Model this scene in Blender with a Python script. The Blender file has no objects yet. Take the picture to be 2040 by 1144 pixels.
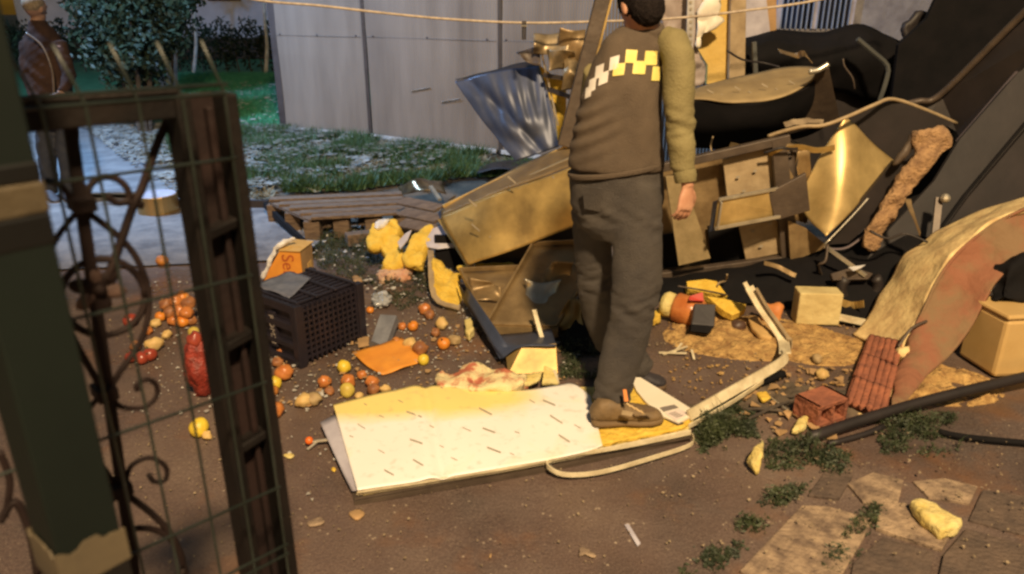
import bpy, bmesh, math, random
import numpy as np
from math import radians, sin, cos, tan, atan, pi, sqrt
from mathutils import Vector, Matrix, noise
from mathutils.bvhtree import BVHTree
random.seed(7); np.random.seed(7)
S = bpy.context.scene
COL = S.collection

# ------------------------------------------------------------------ camera
CAMZ, PITCH, F = 1.68, radians(20.7), 1473.0
cam = bpy.data.cameras.new('camera'); cam.lens = 26.0; cam.sensor_width = 36.0
cam.clip_start = 0.05; cam.clip_end = 400
cam.dof.use_dof = True; cam.dof.focus_distance = 4.2; cam.dof.aperture_fstop = 3.2
co = bpy.data.objects.new('camera', cam); COL.objects.link(co)
co.location = (0, 0, CAMZ); co.rotation_euler = (radians(90) - PITCH, 0, 0)
S.camera = co

# ------------------------------------------------------------------ night sky
W = bpy.data.worlds.new("World"); S.world = W; W.use_nodes = True
wn = W.node_tree; bg = wn.nodes['Background']
sky = wn.nodes.new('ShaderNodeTexSky'); sky.sky_type = 'NISHITA'; sky.sun_disc = False
sky.sun_elevation = radians(3); sky.sun_rotation = radians(200)
wn.links.new(sky.outputs[0], bg.inputs[0]); bg.inputs[1].default_value = 0.095

# ------------------------------------------------------------------ exposure
S.view_settings.view_transform = 'Standard'; S.view_settings.look = 'None'
S.view_settings.exposure = 0.0; S.view_settings.gamma = 1.0; S.view_settings.use_curve_mapping = False
S.render.engine = 'CYCLES'
S.cycles.use_denoising = True
S.cycles.filter_width = 2.6
S.cycles.max_bounces = 6; S.cycles.caustics_reflective = False; S.cycles.caustics_refractive = False

# ------------------------------------------------------------------ street lamps (outside the frame)
WARM = (1.0, 0.73, 0.42); COOL = (0.34, 0.60, 1.0)
def spot(name, loc, target, power, color, angle, blend, size):
    l = bpy.data.lights.new(name, 'SPOT'); l.energy = power; l.color = color
    l.spot_size = radians(angle); l.spot_blend = blend; l.shadow_soft_size = size
    o = bpy.data.objects.new(name, l); COL.objects.link(o); o.location = loc
    d = Vector(target) - Vector(loc); o.rotation_euler = d.to_track_quat('-Z', 'Y').to_euler()
    return o
LAMP1 = Vector((1.3, -3.2, 7.6)); LAMP2 = Vector((-5.2, 6.6, 5.0))
spot('sodium_light', LAMP1, (1.0, 3.4, 0), 7000, WARM, 85, 0.7, 0.34)
spot('cool_light', LAMP2, (-3.0, 11.6, 0), 2900, COOL, 134, 0.5, 0.20)

# ------------------------------------------------------------------ projection helpers (a photo pixel to a point of the place)
CT, ST = cos(PITCH), sin(PITCH); C0 = Vector((0, 0, CAMZ))
def ray(px, py):
    x = (px - 1020) / F; v = -(py - 572) / F
    return Vector((x, CT + v * ST, -ST + v * CT))
def P(px, py, Y):
    d = ray(px, py); return C0 + d * (Y / d.y)
def G(px, py, z=0.0):
    d = ray(px, py); return C0 + d * ((z - CAMZ) / d.z)
def PPL(px, py, p0, n):
    d = ray(px, py); return C0 + d * ((p0 - C0).dot(n) / d.dot(n))
def PPM(p):                       # pixels per metre near a point
    q = Vector(p) - C0; return F / (q.y * CT - q.z * ST)

# ------------------------------------------------------------------ materials
MATS = {}
def mat(name, c1, c2=None, scale=8.0, rough=0.7, metal=0.0, bump=0.0, bscale=None, detail=5.0, lo=0.35, hi=0.65,
        rough2=None, trans=0.0, sss=0.0, stretch=None, spec=None, coat=0.0):
    if name in MATS: return MATS[name]
    m = bpy.data.materials.new(name); m.use_nodes = True; nt = m.node_tree; N = nt.nodes; L = nt.links
    b = N['Principled BSDF']
    b.inputs['Roughness'].default_value = rough; b.inputs['Metallic'].default_value = metal
    if trans: b.inputs['Transmission Weight'].default_value = trans
    if coat: b.inputs['Coat Weight'].default_value = coat; b.inputs['Coat Roughness'].default_value = 0.15
    if spec is not None: b.inputs['Specular IOR Level'].default_value = spec
    tc = N.new('ShaderNodeTexCoord'); vec = tc.outputs['Object']
    if stretch:
        mp = N.new('ShaderNodeMapping'); mp.inputs['Scale'].default_value = stretch
        L.new(vec, mp.inputs['Vector']); vec = mp.outputs[0]
    nz = N.new('ShaderNodeTexNoise'); nz.inputs['Scale'].default_value = scale; nz.inputs['Detail'].default_value = detail
    nz.inputs['Roughness'].default_value = 0.62
    L.new(vec, nz.inputs['Vector'])
    c2 = c2 or tuple(x * 0.72 for x in c1)
    r = N.new('ShaderNodeValToRGB'); r.color_ramp.elements[0].position = lo; r.color_ramp.elements[1].position = hi
    r.color_ramp.elements[0].color = (*c2, 1); r.color_ramp.elements[1].color = (*c1, 1)
    L.new(nz.outputs['Fac'], r.inputs[0]); L.new(r.outputs[0], b.inputs['Base Color'])
    if rough2 is not None:
        mr = N.new('ShaderNodeMapRange'); mr.inputs[1].default_value = 0.35; mr.inputs[2].default_value = 0.65
        mr.inputs[3].default_value = rough; mr.inputs[4].default_value = rough2
        L.new(nz.outputs['Fac'], mr.inputs[0]); L.new(mr.outputs[0], b.inputs['Roughness'])
    if bump:
        n2 = N.new('ShaderNodeTexNoise'); n2.inputs['Scale'].default_value = bscale or scale * 3; n2.inputs['Detail'].default_value = 4
        L.new(vec, n2.inputs['Vector'])
        bp = N.new('ShaderNodeBump'); bp.inputs['Strength'].default_value = bump; bp.inputs['Distance'].default_value = 0.02
        L.new(n2.outputs['Fac'], bp.inputs['Height']); L.new(bp.outputs[0], b.inputs['Normal'])
    MATS[name] = m; return m

# ------------------------------------------------------------------ object helpers
def tagit(o, label=None, cat=None, group=None, kind=None):
    if label: o['label'] = label
    if cat: o['category'] = cat
    if group: o['group'] = group
    if kind: o['kind'] = kind
    return o
def thing(name, label, cat, loc, group=None):
    o = bpy.data.objects.new(name, None); COL.objects.link(o); o.location = loc; o.empty_display_size = 0.1
    return tagit(o, label, cat, group)
def wpos(o):
    v = Vector((0, 0, 0))
    while o: v += o.location; o = o.parent
    return v
class M:
    """mesh collector in world coordinates"""
    def __init__(s): s.v = []; s.f = []
    def add(s, vs, fs):
        n = len(s.v); s.v += [Vector(v) for v in vs]; s.f += [tuple(i + n for i in f) for f in fs]; return s
    def box(s, c, size, rz=0, R=None):
        R = R or Matrix.Rotation(rz, 3, 'Z'); c = Vector(c); hx, hy, hz = [k / 2 for k in size]
        vs = [c + R @ Vector((x * hx, y * hy, z * hz)) for x, y, z in
              ((-1,-1,-1),(1,-1,-1),(1,1,-1),(-1,1,-1),(-1,-1,1),(1,-1,1),(1,1,1),(-1,1,1))]
        return s.add(vs, [(0,3,2,1),(4,5,6,7),(0,1,5,4),(1,2,6,5),(2,3,7,6),(3,0,4,7)])
    def slab(s, pts, th, n=None):
        pts = [Vector(p) for p in pts]
        if n is None:
            n = Vector((0, 0, 0))
            for i in range(len(pts)):
                a, b = pts[i], pts[(i + 1) % len(pts)]
                n += Vector(((a.y - b.y) * (a.z + b.z), (a.z - b.z) * (a.x + b.x), (a.x - b.x) * (a.y + b.y)))
            n.normalize()
            if n.dot(C0 - pts[0]) < 0: n = -n
        n = Vector(n)
        k = len(pts); back = [p - n * th for p in pts]
        fs = [tuple(range(k)), tuple(range(2 * k - 1, k - 1, -1))] + [(i, i + k, (i + 1) % k + k, (i + 1) % k) for i in range(k)]
        return s.add(pts + back, fs)
    def tube(s, pts, r, seg=8, cap=True):
        pts = [Vector(p) for p in pts]; k = len(pts)
        rr = r if isinstance(r, (list, tuple)) else [r] * k
        up = None; rings = []
        for i, p in enumerate(pts):
            t = (pts[min(i + 1, k - 1)] - pts[max(i - 1, 0)]).normalized()
            if up is None: up = t.orthogonal().normalized()
            else:
                up = (up - t * up.dot(t))
                up = up.normalized() if up.length > 1e-6 else t.orthogonal().normalized()
            w = t.cross(up)
            rings.append([p + (up * cos(2 * pi * j / seg) + w * sin(2 * pi * j / seg)) * rr[i] for j in range(seg)])
        vs = [v for g in rings for v in g]; fs = []
        for i in range(k - 1):
            for j in range(seg):
                a = i * seg + j; b = i * seg + (j + 1) % seg; fs.append((a, b, b + seg, a + seg))
        if cap: fs += [tuple(range(seg - 1, -1, -1)), tuple(range((k - 1) * seg, k * seg))]
        return s.add(vs, fs)
    def bar(s, a, b, w, h, side=None):
        """rectangular bar from a to b; w along side vector, h across"""
        a, b = Vector(a), Vector(b); t = (b - a).normalized()
        side = Vector(side) if side is not None else t.cross(Vector((0, 0, 1)))
        side = (side - t * side.dot(t)); side = side.normalized() if side.length > 1e-6 else t.orthogonal().normalized()
        o = t.cross(side)
        vs = []
        for p in (a, b):
            for x, y in ((-1, -1), (1, -1), (1, 1), (-1, 1)): vs.append(p + side * x * w / 2 + o * y * h / 2)
        return s.add(vs, [(3,2,1,0),(4,5,6,7),(0,1,5,4),(1,2,6,5),(2,3,7,6),(3,0,4,7)])
    def strip(s, pts, w, th, side):
        """flat strip following pts"""
        pts = [Vector(p) for p in pts]; k = len(pts); vs = []
        side0 = Vector(side)
        for i, p in enumerate(pts):
            t = (pts[min(i + 1, k - 1)] - pts[max(i - 1, 0)]).normalized()
            sd = (side0 - t * side0.dot(t)).normalized(); o = t.cross(sd)
            for x, y in ((-1, -1), (1, -1), (1, 1), (-1, 1)): vs.append(p + sd * x * w / 2 + o * y * th / 2)
        fs = [(3, 2, 1, 0), tuple((k - 1) * 4 + j for j in range(4))]
        for i in range(k - 1):
            for j in range(4):
                a = i * 4 + j; b = i * 4 + (j + 1) % 4; fs.append((a, b, b + 4, a + 4))
        return s.add(vs, fs)
    def ball(s, c, r, seg=12, rings=8, jit=0.0, seed=0, R=None):
        c = Vector(c); r = Vector(r) if hasattr(r, '__len__') else Vector((r, r, r)); vs = []; fs = []
        R = R or Matrix.Identity(3)
        def pt(a, b):
            d = Vector((sin(b) * cos(a), sin(b) * sin(a), cos(b)))
            k = 1 + jit * noise.noise(d * 1.7 + Vector((seed * 3.1, seed, 0)))
            return c + R @ Vector((d.x * r.x * k, d.y * r.y * k, d.z * r.z * k))
        vs.append(pt(0, 0))
        for i in range(1, rings):
            for j in range(seg): vs.append(pt(2 * pi * j / seg, pi * i / rings))
        vs.append(pt(0, pi))
        for j in range(seg): fs.append((0, 1 + j, 1 + (j + 1) % seg))
        for i in range(rings - 2):
            for j in range(seg):
                a = 1 + i * seg + j; b = 1 + i * seg + (j + 1) % seg; fs.append((a, a + seg, b + seg, b))
        l = len(vs) - 1
        for j in range(seg): fs.append((l, l - seg + (j + 1) % seg, l - seg + j))
        return s.add(vs, fs)
    def loft(s, rings, seg=18, sup=1.0, side=(1, 0, 0)):
        """rings: (centre, rx, ry) ; rx along `side`, ry across; capped"""
        k = len(rings); vs = []; side = Vector(side)
        cs = [Vector(r[0]) for r in rings]
        for i, (c, rx, ry) in enumerate(rings):
            t = (cs[min(i + 1, k - 1)] - cs[max(i - 1, 0)]).normalized()
            sd = (side - t * side.dot(t)).normalized(); o = t.cross(sd)
            for j in range(seg):
                a = 2 * pi * j / seg; ca, sa = cos(a), sin(a)
                ca = math.copysign(abs(ca) ** sup, ca); sa = math.copysign(abs(sa) ** sup, sa)
                vs.append(cs[i] + sd * ca * rx + o * sa * ry)
        fs = []
        for i in range(k - 1):
            for j in range(seg):
                a = i * seg + j; b = i * seg + (j + 1) % seg; fs.append((a, b, b + seg, a + seg))
        fs += [tuple(range(seg - 1, -1, -1)), tuple(range((k - 1) * seg, k * seg))]
        return s.add(vs, fs)
    def patch(s, rows, nu, nv, amp=0.0, freq=3.0, seed=0.0, fn=None):
        """Catmull-Rom surface through rows of control points"""
        def cr(p, t):
            n = len(p) - 1; x = t * n; i = min(int(x), n - 1); u = x - i
            a, b, c, d = p[max(i - 1, 0)], p[i], p[i + 1], p[min(i + 2, n)]
            if i == 0: a = b * 2 - c
            if i + 2 > n: d = c * 2 - b
            return 0.5 * ((2 * b) + (c - a) * u + (2 * a - 5 * b + 4 * c - d) * u * u + (3 * b - a - 3 * c + d) * u ** 3)
        rows = [[Vector(p) for p in r] for r in rows]
        g = []
        for i in range(nv + 1):
            col = [cr(r, 0) for r in rows]
            g.append([])
            for j in range(nu + 1):
                g[-1].append(cr([cr(r, j / nu) for r in rows], i / nv))
        vs = []
        for i in range(nv + 1):
            for j in range(nu + 1):
                p = g[i][j]
                if amp or fn:
                    du = g[i][min(j + 1, nu)] - g[i][max(j - 1, 0)]; dv = g[min(i + 1, nv)][j] - g[max(i - 1, 0)][j]
                    n = du.cross(dv); n = n.normalized() if n.length > 1e-9 else Vector((0, 0, 1))
                    k = amp * noise.noise(p * freq + Vector((seed, seed * 2.3, 0))) if amp else 0
                    if fn: k += fn(j / nu, i / nv)
                    p = p + n * k
                vs.append(p)
        w = nu + 1
        fs = [(i * w + j, i * w + j + 1, (i + 1) * w + j + 1, (i + 1) * w + j) for i in range(nv) for j in range(nu)]
        return s.add(vs, fs)
    def build(s, name, m, parent=None, smooth=False, bevel=0.0, solid=0.0, label=None, remesh=0.0, smoothit=0,
              top=None, subdiv=0, disp=None, kind=None, org=None):
        me = bpy.data.meshes.new(name)
        if parent is not None: o0 = wpos(parent)
        elif org is not None: o0 = Vector(org)
        else:
            a = Vector((min(v.x for v in s.v) + max(v.x for v in s.v), min(v.y for v in s.v) + max(v.y for v in s.v), 0)) / 2
            o0 = Vector((a.x, a.y, min(v.z for v in s.v)))
        me.from_pydata([v - o0 for v in s.v], [], s.f); me.materials.append(m)
        o = bpy.data.objects.new(name, me); COL.objects.link(o); o.location = (0, 0, 0) if parent else o0
        if parent is not None: o.parent = parent
        bm = bmesh.new(); bm.from_mesh(me); bmesh.ops.recalc_face_normals(bm, faces=bm.faces)
        bm.to_mesh(me); bm.free()
        mods = False
        if remesh:
            md = o.modifiers.new('r', 'REMESH'); md.mode = 'VOXEL'; md.voxel_size = remesh; mods = True
        if smoothit:
            md = o.modifiers.new('s', 'SMOOTH'); md.iterations = smoothit; md.factor = 0.6; mods = True
        if solid:
            md = o.modifiers.new('so', 'SOLIDIFY'); md.thickness = solid; md.offset = 0; mods = True
        if subdiv:
            md = o.modifiers.new('sd', 'SUBSURF'); md.subdivision_type = 'SIMPLE'; md.levels = subdiv; md.render_levels = subdiv; mods = True
        if bevel:
            md = o.modifiers.new('b', 'BEVEL'); md.width = bevel; md.segments = 2; md.limit_method = 'ANGLE'; md.angle_limit = radians(40); mods = True
        if mods:
            dg = bpy.context.evaluated_depsgraph_get(); dg.update()
            me2 = bpy.data.meshes.new_from_object(o.evaluated_get(dg)); o.modifiers.clear(); o.data = me2; me2.name = name; me = me2
            if not me.materials: me.materials.append(m)
        if disp:
            loc = o0
            n = [v.normal.copy() for v in me.vertices]
            for v, nn in zip(me.vertices, n): v.co += nn * disp(v.co + loc, nn)
        if smooth:
            me.polygons.foreach_set('use_smooth', [True] * len(me.polygons))
        if label: o['label'] = label
        if kind: o['kind'] = kind
        if top: tagit(o, *top)
        return o
def copy_mesh(o, name, loc, rot=None, parent=None, scale=None):
    c = bpy.data.objects.new(name, o.data); COL.objects.link(c); c.location = loc
    if rot: c.rotation_euler = rot
    if scale: c.scale = scale
    if parent: c.parent = parent
    return c
def text_mesh(s, size, m, parent, loc, R, name='lettering', ext=0.0008):
    cu = bpy.data.curves.new(name, 'FONT'); cu.body = s; cu.size = size; cu.extrude = ext; cu.align_x = 'CENTER'; cu.align_y = 'CENTER'
    t = bpy.data.objects.new('t', cu); COL.objects.link(t)
    dg = bpy.context.evaluated_depsgraph_get(); dg.update()
    me = bpy.data.meshes.new_from_object(t.evaluated_get(dg)); bpy.data.objects.remove(t)
    me.materials.clear(); me.materials.append(m)
    o = bpy.data.objects.new(name, me); COL.objects.link(o); o.parent = parent
    o.matrix_local = Matrix.Translation(Vector(loc) - wpos(parent)) @ R.to_4x4()
    return o
def frame3(x, z):
    x = Vector(x).normalized(); z = Vector(z); z = (z - x * z.dot(x)).normalized(); y = z.cross(x)
    return Matrix((x, y, z)).transposed()
def smoothpath(pts, n=6):
    pts = [Vector(p) for p in pts]; out = []; k = len(pts)
    for i in range(k - 1):
        a, b, c, d = pts[max(i - 1, 0)], pts[i], pts[i + 1], pts[min(i + 2, k - 1)]
        for j in range(n):
            u = j / n; out.append(0.5 * ((2 * b) + (c - a) * u + (2 * a - 5 * b + 4 * c - d) * u * u + (3 * b - a - 3 * c + d) * u ** 3))
    out.append(pts[-1]); return out
def chunk(pts, th, name, m, rough=0.012, freq=18, cell=0.03, parent=None, top=None, label=None, seed=0):
    """torn lump with the outline pts (world), thickness th, lumpy faces"""
    mm = M().slab(pts, th)
    o = mm.build(name, m, parent)
    bm = bmesh.new(); bm.from_mesh(o.data)
    bmesh.ops.triangulate(bm, faces=bm.faces)
    for _ in range(5):
        es = [e for e in bm.edges if e.calc_length() > cell]
        if not es: break
        bmesh.ops.subdivide_edges(bm, edges=es, cuts=1); bmesh.ops.triangulate(bm, faces=[f for f in bm.faces if len(f.verts) > 3])
    bm.normal_update()
    for _ in range(2): bmesh.ops.smooth_vert(bm, verts=bm.verts, factor=0.5, use_axis_x=True, use_axis_y=True, use_axis_z=True)
    bm.normal_update()
    w = wpos(o)
    for v in bm.verts:
        q = (v.co + w) * freq + Vector((seed, 0, seed * 2))
        v.co += v.normal * rough * (noise.noise(q) + 0.5 * noise.noise(q * 2.3))
    bm.to_mesh(o.data); bm.free()
    o.data.polygons.foreach_set('use_smooth', [True] * len(o.data.polygons))
    if top: tagit(o, *top)
    if label: o['label'] = label
    return o
# ------------------------------------------------------------------ palette
m_soil = mat('soil', (0.16, 0.115, 0.075), (0.05, 0.04, 0.03), 3.0, 0.9, bump=0.8, bscale=40)
m_conc = mat('concrete', (0.21, 0.19, 0.18), (0.11, 0.10, 0.10), 5.0, 0.55, bump=0.5, bscale=30, rough2=0.8)
m_paver = mat('paver', (0.36, 0.26, 0.17), (0.13, 0.09, 0.065), 14.0, 0.8, bump=0.6, bscale=60)
m_paver2 = mat('paver_dark', (0.115, 0.08, 0.06), (0.07, 0.05, 0.04), 14.0, 0.8, bump=0.6, bscale=60)
m_grass = mat('grass', (0.045, 0.10, 0.03), (0.02, 0.05, 0.015), 5.0, 0.6)
m_lawn = mat('lawn', (0.07, 0.32, 0.17), (0.035, 0.20, 0.10), 4.0, 0.8)  # brightened and blued to stand in for cool lamplight
m_weed = mat('weed', (0.042, 0.056, 0.018), (0.012, 0.020, 0.008), 6.0, 0.65)
m_dry = mat('dry_grass', (0.26, 0.24, 0.17), (0.12, 0.11, 0.08), 6.0, 0.8)
m_leaf = mat('leaf', (0.022, 0.040, 0.016), (0.008, 0.016, 0.008), 3.0, 0.55)
m_bark = mat('bark', (0.10, 0.08, 0.06), (0.04, 0.03, 0.025), 12.0, 0.9, bump=0.8)
m_lime = mat('limewash', (0.62, 0.62, 0.60), (0.35, 0.34, 0.32), 10.0, 0.85)
m_hoard = mat('hoarding', (0.225, 0.195, 0.172), (0.13, 0.11, 0.097), 2.6, 0.5, stretch=(1, 1, 0.13), lo=0.3, hi=0.7)
m_darkm = mat('dark_post', (0.045, 0.04, 0.045), (0.025, 0.022, 0.025), 6.0, 0.5)
m_pale = mat('pale_trim', (0.5, 0.48, 0.46), (0.3, 0.28, 0.26), 9.0, 0.5)
m_house = mat('house_wall', (0.30, 0.29, 0.31), (0.18, 0.17, 0.19), 4.0, 0.9, bump=0.5)
m_foam = mat('yellow_foam', (0.72, 0.50, 0.08), (0.60, 0.38, 0.04), 14.0, 0.9, bump=0.7, bscale=50)
m_foam2 = mat('pale_foam', (0.68, 0.58, 0.26), (0.55, 0.42, 0.12), 10.0, 0.9, bump=0.6, bscale=50)
m_steel = mat('steel_gold', (0.74, 0.54, 0.23), (0.52, 0.37, 0.15), 5.0, 0.38, metal=0.6, rough2=0.46, bump=0.04, bscale=3)  # gold base carries the reflected warm lamplight
m_steelw = mat('steel_glow', (0.66, 0.46, 0.16), (0.26, 0.175, 0.065), 2.2, 0.36, metal=0.5, rough2=0.5, bump=0.08, bscale=6)  # gold tones stand in for the lamp glow on the steel
m_steelb = mat('steel_blue', (0.07, 0.085, 0.14), (0.04, 0.05, 0.085), 3.0, 0.42, metal=0.25, rough2=0.44)
m_brownm = mat('brown_metal', (0.105, 0.078, 0.058), (0.06, 0.044, 0.034), 6.0, 0.5, metal=0.2, bump=0.2)
m_tray = mat('tray_brown', (0.34, 0.24, 0.12), (0.22, 0.15, 0.075), 7.0, 0.4, metal=0.5, bump=0.15, rough2=0.55)
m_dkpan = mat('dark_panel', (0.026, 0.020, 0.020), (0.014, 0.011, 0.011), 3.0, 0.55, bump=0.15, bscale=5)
m_black = mat('black_tarp', (0.009, 0.008, 0.009), (0.005, 0.005, 0.006), 5.0, 0.85, spec=0.15, bump=0.3, bscale=7)
m_board = mat('board', (0.42, 0.32, 0.19), (0.25, 0.18, 0.10), 6.0, 0.6, bump=0.2)
m_wood = mat('pallet_wood', (0.19, 0.13, 0.085), (0.085, 0.055, 0.038), 9.0, 0.85, bump=0.6, stretch=(1, 5, 5))
m_insul = mat('insulation', (0.42, 0.26, 0.13), (0.22, 0.13, 0.07), 20.0, 0.95, bump=0.9, bscale=60)
m_alu = mat('aluminium', (0.66, 0.62, 0.52), (0.45, 0.41, 0.33), 8.0, 0.32, metal=0.7)
m_trim = mat('white_trim', (0.74, 0.66, 0.46), (0.50, 0.42, 0.27), 12.0, 0.5, bump=0.2)
m_lilac = mat('lilac_sheet', (0.50, 0.48, 0.55), (0.34, 0.32, 0.38), 6.0, 0.45)
m_white = mat('white_skin', (0.80, 0.74, 0.62), (0.72, 0.66, 0.53), 3.0, 0.55, bump=0.1, bscale=6)
m_plastw = mat('white_plastic', (0.72, 0.70, 0.68), (0.5, 0.49, 0.5), 12.0, 0.35, bump=0.6, bscale=20)
m_slot = mat('dark_slot', (0.36, 0.31, 0.23), None, 9.0, 0.8)
m_ink = mat('grey_ink', (0.20, 0.17, 0.15), None, 9.0, 0.8)
m_crate = mat('crate_plastic', (0.020, 0.016, 0.024), (0.013, 0.011, 0.017), 8.0, 0.42, bump=0.1)
m_orangeb = mat('orange_card', (0.72, 0.30, 0.04), (0.58, 0.22, 0.03), 8.0, 0.6)
m_card = mat('brown_card', (0.42, 0.26, 0.12), (0.27, 0.17, 0.08), 6.0, 0.8)
m_cardt = mat('card_top', (0.66, 0.44, 0.16), (0.52, 0.33, 0.11), 6.0, 0.7)
m_redink = mat('red_ink', (0.42, 0.09, 0.02), None, 8.0, 0.7)
m_grey = mat('grey_carton', (0.20, 0.21, 0.24), (0.13, 0.135, 0.16), 10.0, 0.6)
m_onion = mat('onion_skin', (0.62, 0.24, 0.06), (0.36, 0.11, 0.03), 16.0, 0.35, bump=0.15, lo=0.3, hi=0.7)
m_tang = mat('tangerine', (0.72, 0.27, 0.03), (0.55, 0.17, 0.02), 20.0, 0.4, bump=0.2, bscale=90)
m_lemon = mat('lemon', (0.75, 0.56, 0.05), (0.60, 0.42, 0.04), 16.0, 0.4, bump=0.2, bscale=90)
m_red = mat('red_skin', (0.34, 0.06, 0.03), (0.20, 0.03, 0.02), 14.0, 0.3)
m_pot = mat('pale_skin', (0.66, 0.48, 0.20), (0.48, 0.30, 0.10), 14.0, 0.6)
m_paint = mat('shaded_gate_paint', (0.011, 0.008, 0.007), (0.006, 0.005, 0.005), 14.0, 0.6, bump=0.1, bscale=60, spec=0.2)  # near black colour stands in for the unlit foreground
m_rust = mat('rust_paint', (0.020, 0.011, 0.010), (0.011, 0.007, 0.007), 7.0, 0.7, bump=0.12, bscale=40, spec=0.2)  # rust red darkened so the gate looks unlit
m_wire = mat('green_wire', (0.022, 0.028, 0.024), (0.011, 0.015, 0.012), 12.0, 0.4)
m_gpost = mat('green_post', (0.006, 0.010, 0.008), (0.004, 0.007, 0.006), 3.0, 0.6, spec=0.25)  # green darkened in the colour, as if the post stood in shade
m_tape = mat('masking_tape', (0.075, 0.056, 0.030), (0.048, 0.036, 0.02), 8.0, 0.6, bump=0.3)
m_btape = mat('black_tape', (0.006, 0.006, 0.006), None, 8.0, 0.4)
m_plaster = mat('plaster', (0.80, 0.62, 0.30), (0.52, 0.36, 0.17), 11.0, 0.9, bump=0.35, bscale=30)
m_plastr = mat('plaster_red', (0.24, 0.10, 0.055), (0.20, 0.125, 0.065), 3.4, 0.9, bump=0.8, bscale=16, detail=9, lo=0.42, hi=0.56)
m_brick = mat('brick', (0.36, 0.125, 0.065), (0.20, 0.07, 0.042), 12.0, 0.9, bump=0.7, bscale=50)
m_beige = mat('beige_plastic', (0.58, 0.40, 0.17), (0.50, 0.33, 0.13), 4.0, 0.45)
m_rope = mat('rope', (0.55, 0.46, 0.36), (0.36, 0.29, 0.22), 30.0, 0.8)
m_saw = mat('sawdust', (0.56, 0.36, 0.13), (0.26, 0.14, 0.05), 22.0, 0.95, bump=1.0, bscale=60)
m_chip = mat('chips', (0.36, 0.28, 0.18), (0.17, 0.125, 0.08), 9.0, 0.8)
m_chipw = mat('white_litter', (0.52, 0.50, 0.46), (0.32, 0.30, 0.28), 9.0, 0.6)

def asphalt_material():
    m = bpy.data.materials.new('asphalt'); m.use_nodes = True; nt = m.node_tree; N = nt.nodes; L = nt.links; b = N['Principled BSDF']
    tc = N.new('ShaderNodeTexCoord'); v = tc.outputs['Object']
    def nz(s, d=5, r=0.6):
        n = N.new('ShaderNodeTexNoise'); n.inputs['Scale'].default_value = s; n.inputs['Detail'].default_value = d; n.inputs['Roughness'].default_value = r
        L.new(v, n.inputs['Vector']); return n.outputs['Fac']
    def ramp(x, stops):
        r = N.new('ShaderNodeValToRGB'); L.new(x, r.inputs[0]); e = r.color_ramp.elements
        while len(e) < len(stops): e.new(0.5)
        for k, (p, c) in zip(e, stops): k.position = p; k.color = (*c, 1)
        return r.outputs[0]
    def mix(f, a, c):
        x = N.new('ShaderNodeMix'); x.data_type = 'RGBA'
        if isinstance(f, float): x.inputs[0].default_value = f
        else: L.new(f, x.inputs[0])
        L.new(a, x.inputs[6]); L.new(c, x.inputs[7]); return x.outputs[2]
    big = ramp(nz(1.3, 4), [(0.36, (0.062, 0.040, 0.036)), (0.5, (0.130, 0.080, 0.066)), (0.64, (0.190, 0.128, 0.098))])
    fine = ramp(nz(150, 3, 0.7), [(0.35, (0.035, 0.028, 0.025)), (0.55, (0.11, 0.085, 0.07)), (0.75, (0.27, 0.22, 0.17))])
    c = mix(0.5, big, fine)
    rusty = ramp(nz(1.9, 5), [(0.55, (0, 0, 0)), (0.70, (0.5, 0.5, 0.5))])
    rc = N.new('ShaderNodeRGB'); rc.outputs[0].default_value = (0.20, 0.085, 0.028, 1)
    c = mix(rusty, c, rc.outputs[0])
    vo = N.new('ShaderNodeTexVoronoi'); vo.inputs['Scale'].default_value = 34; L.new(v, vo.inputs['Vector'])
    mk = ramp(vo.outputs['Distance'], [(0.10, (1, 1, 1)), (0.2, (0, 0, 0))])
    sel = ramp(nz(11, 2), [(0.56, (0, 0, 0)), (0.60, (1, 1, 1))])
    mm = N.new('ShaderNodeMath'); mm.operation = 'MULTIPLY'; L.new(mk, mm.inputs[0]); L.new(sel, mm.inputs[1])
    cc = N.new('ShaderNodeRGB'); cc.outputs[0].default_value = (0.34, 0.27, 0.2, 1)
    c = mix(mm.outputs[0], c, cc.outputs[0])
    L.new(c, b.inputs['Base Color'])
    wet = ramp(nz(2.1, 3), [(0.42, (0.26, 0.26, 0.26)), (0.58, (0.75, 0.75, 0.75))]); L.new(wet, b.inputs['Roughness'])
    bp = N.new('ShaderNodeBump'); bp.inputs['Strength'].default_value = 0.55; bp.inputs['Distance'].default_value = 0.012
    ad = N.new('ShaderNodeMath'); ad.operation = 'ADD'; L.new(nz(70, 4), ad.inputs[0]); L.new(nz(9, 3), ad.inputs[1])
    L.new(ad.outputs[0], bp.inputs['Height']); L.new(bp.outputs[0], b.inputs['Normal'])
    return m
m_asph = asphalt_material()

# ================================================================== THE SETTING
def ground_sheet(name, poly, z, m, cell=0.0, amp=0.0):
    mm = M()
    if cell:
        xs = [p[0] for p in poly]; ys = [p[1] for p in poly]
        nx = int((max(xs) - min(xs)) / cell); ny = int((max(ys) - min(ys)) / cell)
        vs = []
        for j in range(ny + 1):
            for i in range(nx + 1):
                x = min(xs) + i * cell; y = min(ys) + j * cell
                q = Vector((x, y, 0))
                vs.append((x, y, z + amp * (noise.noise(q * 2.2) + 0.5 * noise.noise(q * 7))))
        fs = [(j * (nx + 1) + i, j * (nx + 1) + i + 1, (j + 1) * (nx + 1) + i + 1, (j + 1) * (nx + 1) + i) for j in range(ny) for i in range(nx)]
        mm.add(vs, fs)
    else:
        mm.add([(p[0], p[1], z) for p in poly], [tuple(range(len(poly)))])
    o = mm.build(name, m, smooth=bool(cell), org=(0, 0, 0)); o['kind'] = 'structure'; return o
ground_sheet('ground', [(-150, -60), (150, -60), (150, 200), (-150, 200)], -0.035, m_soil)
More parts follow.
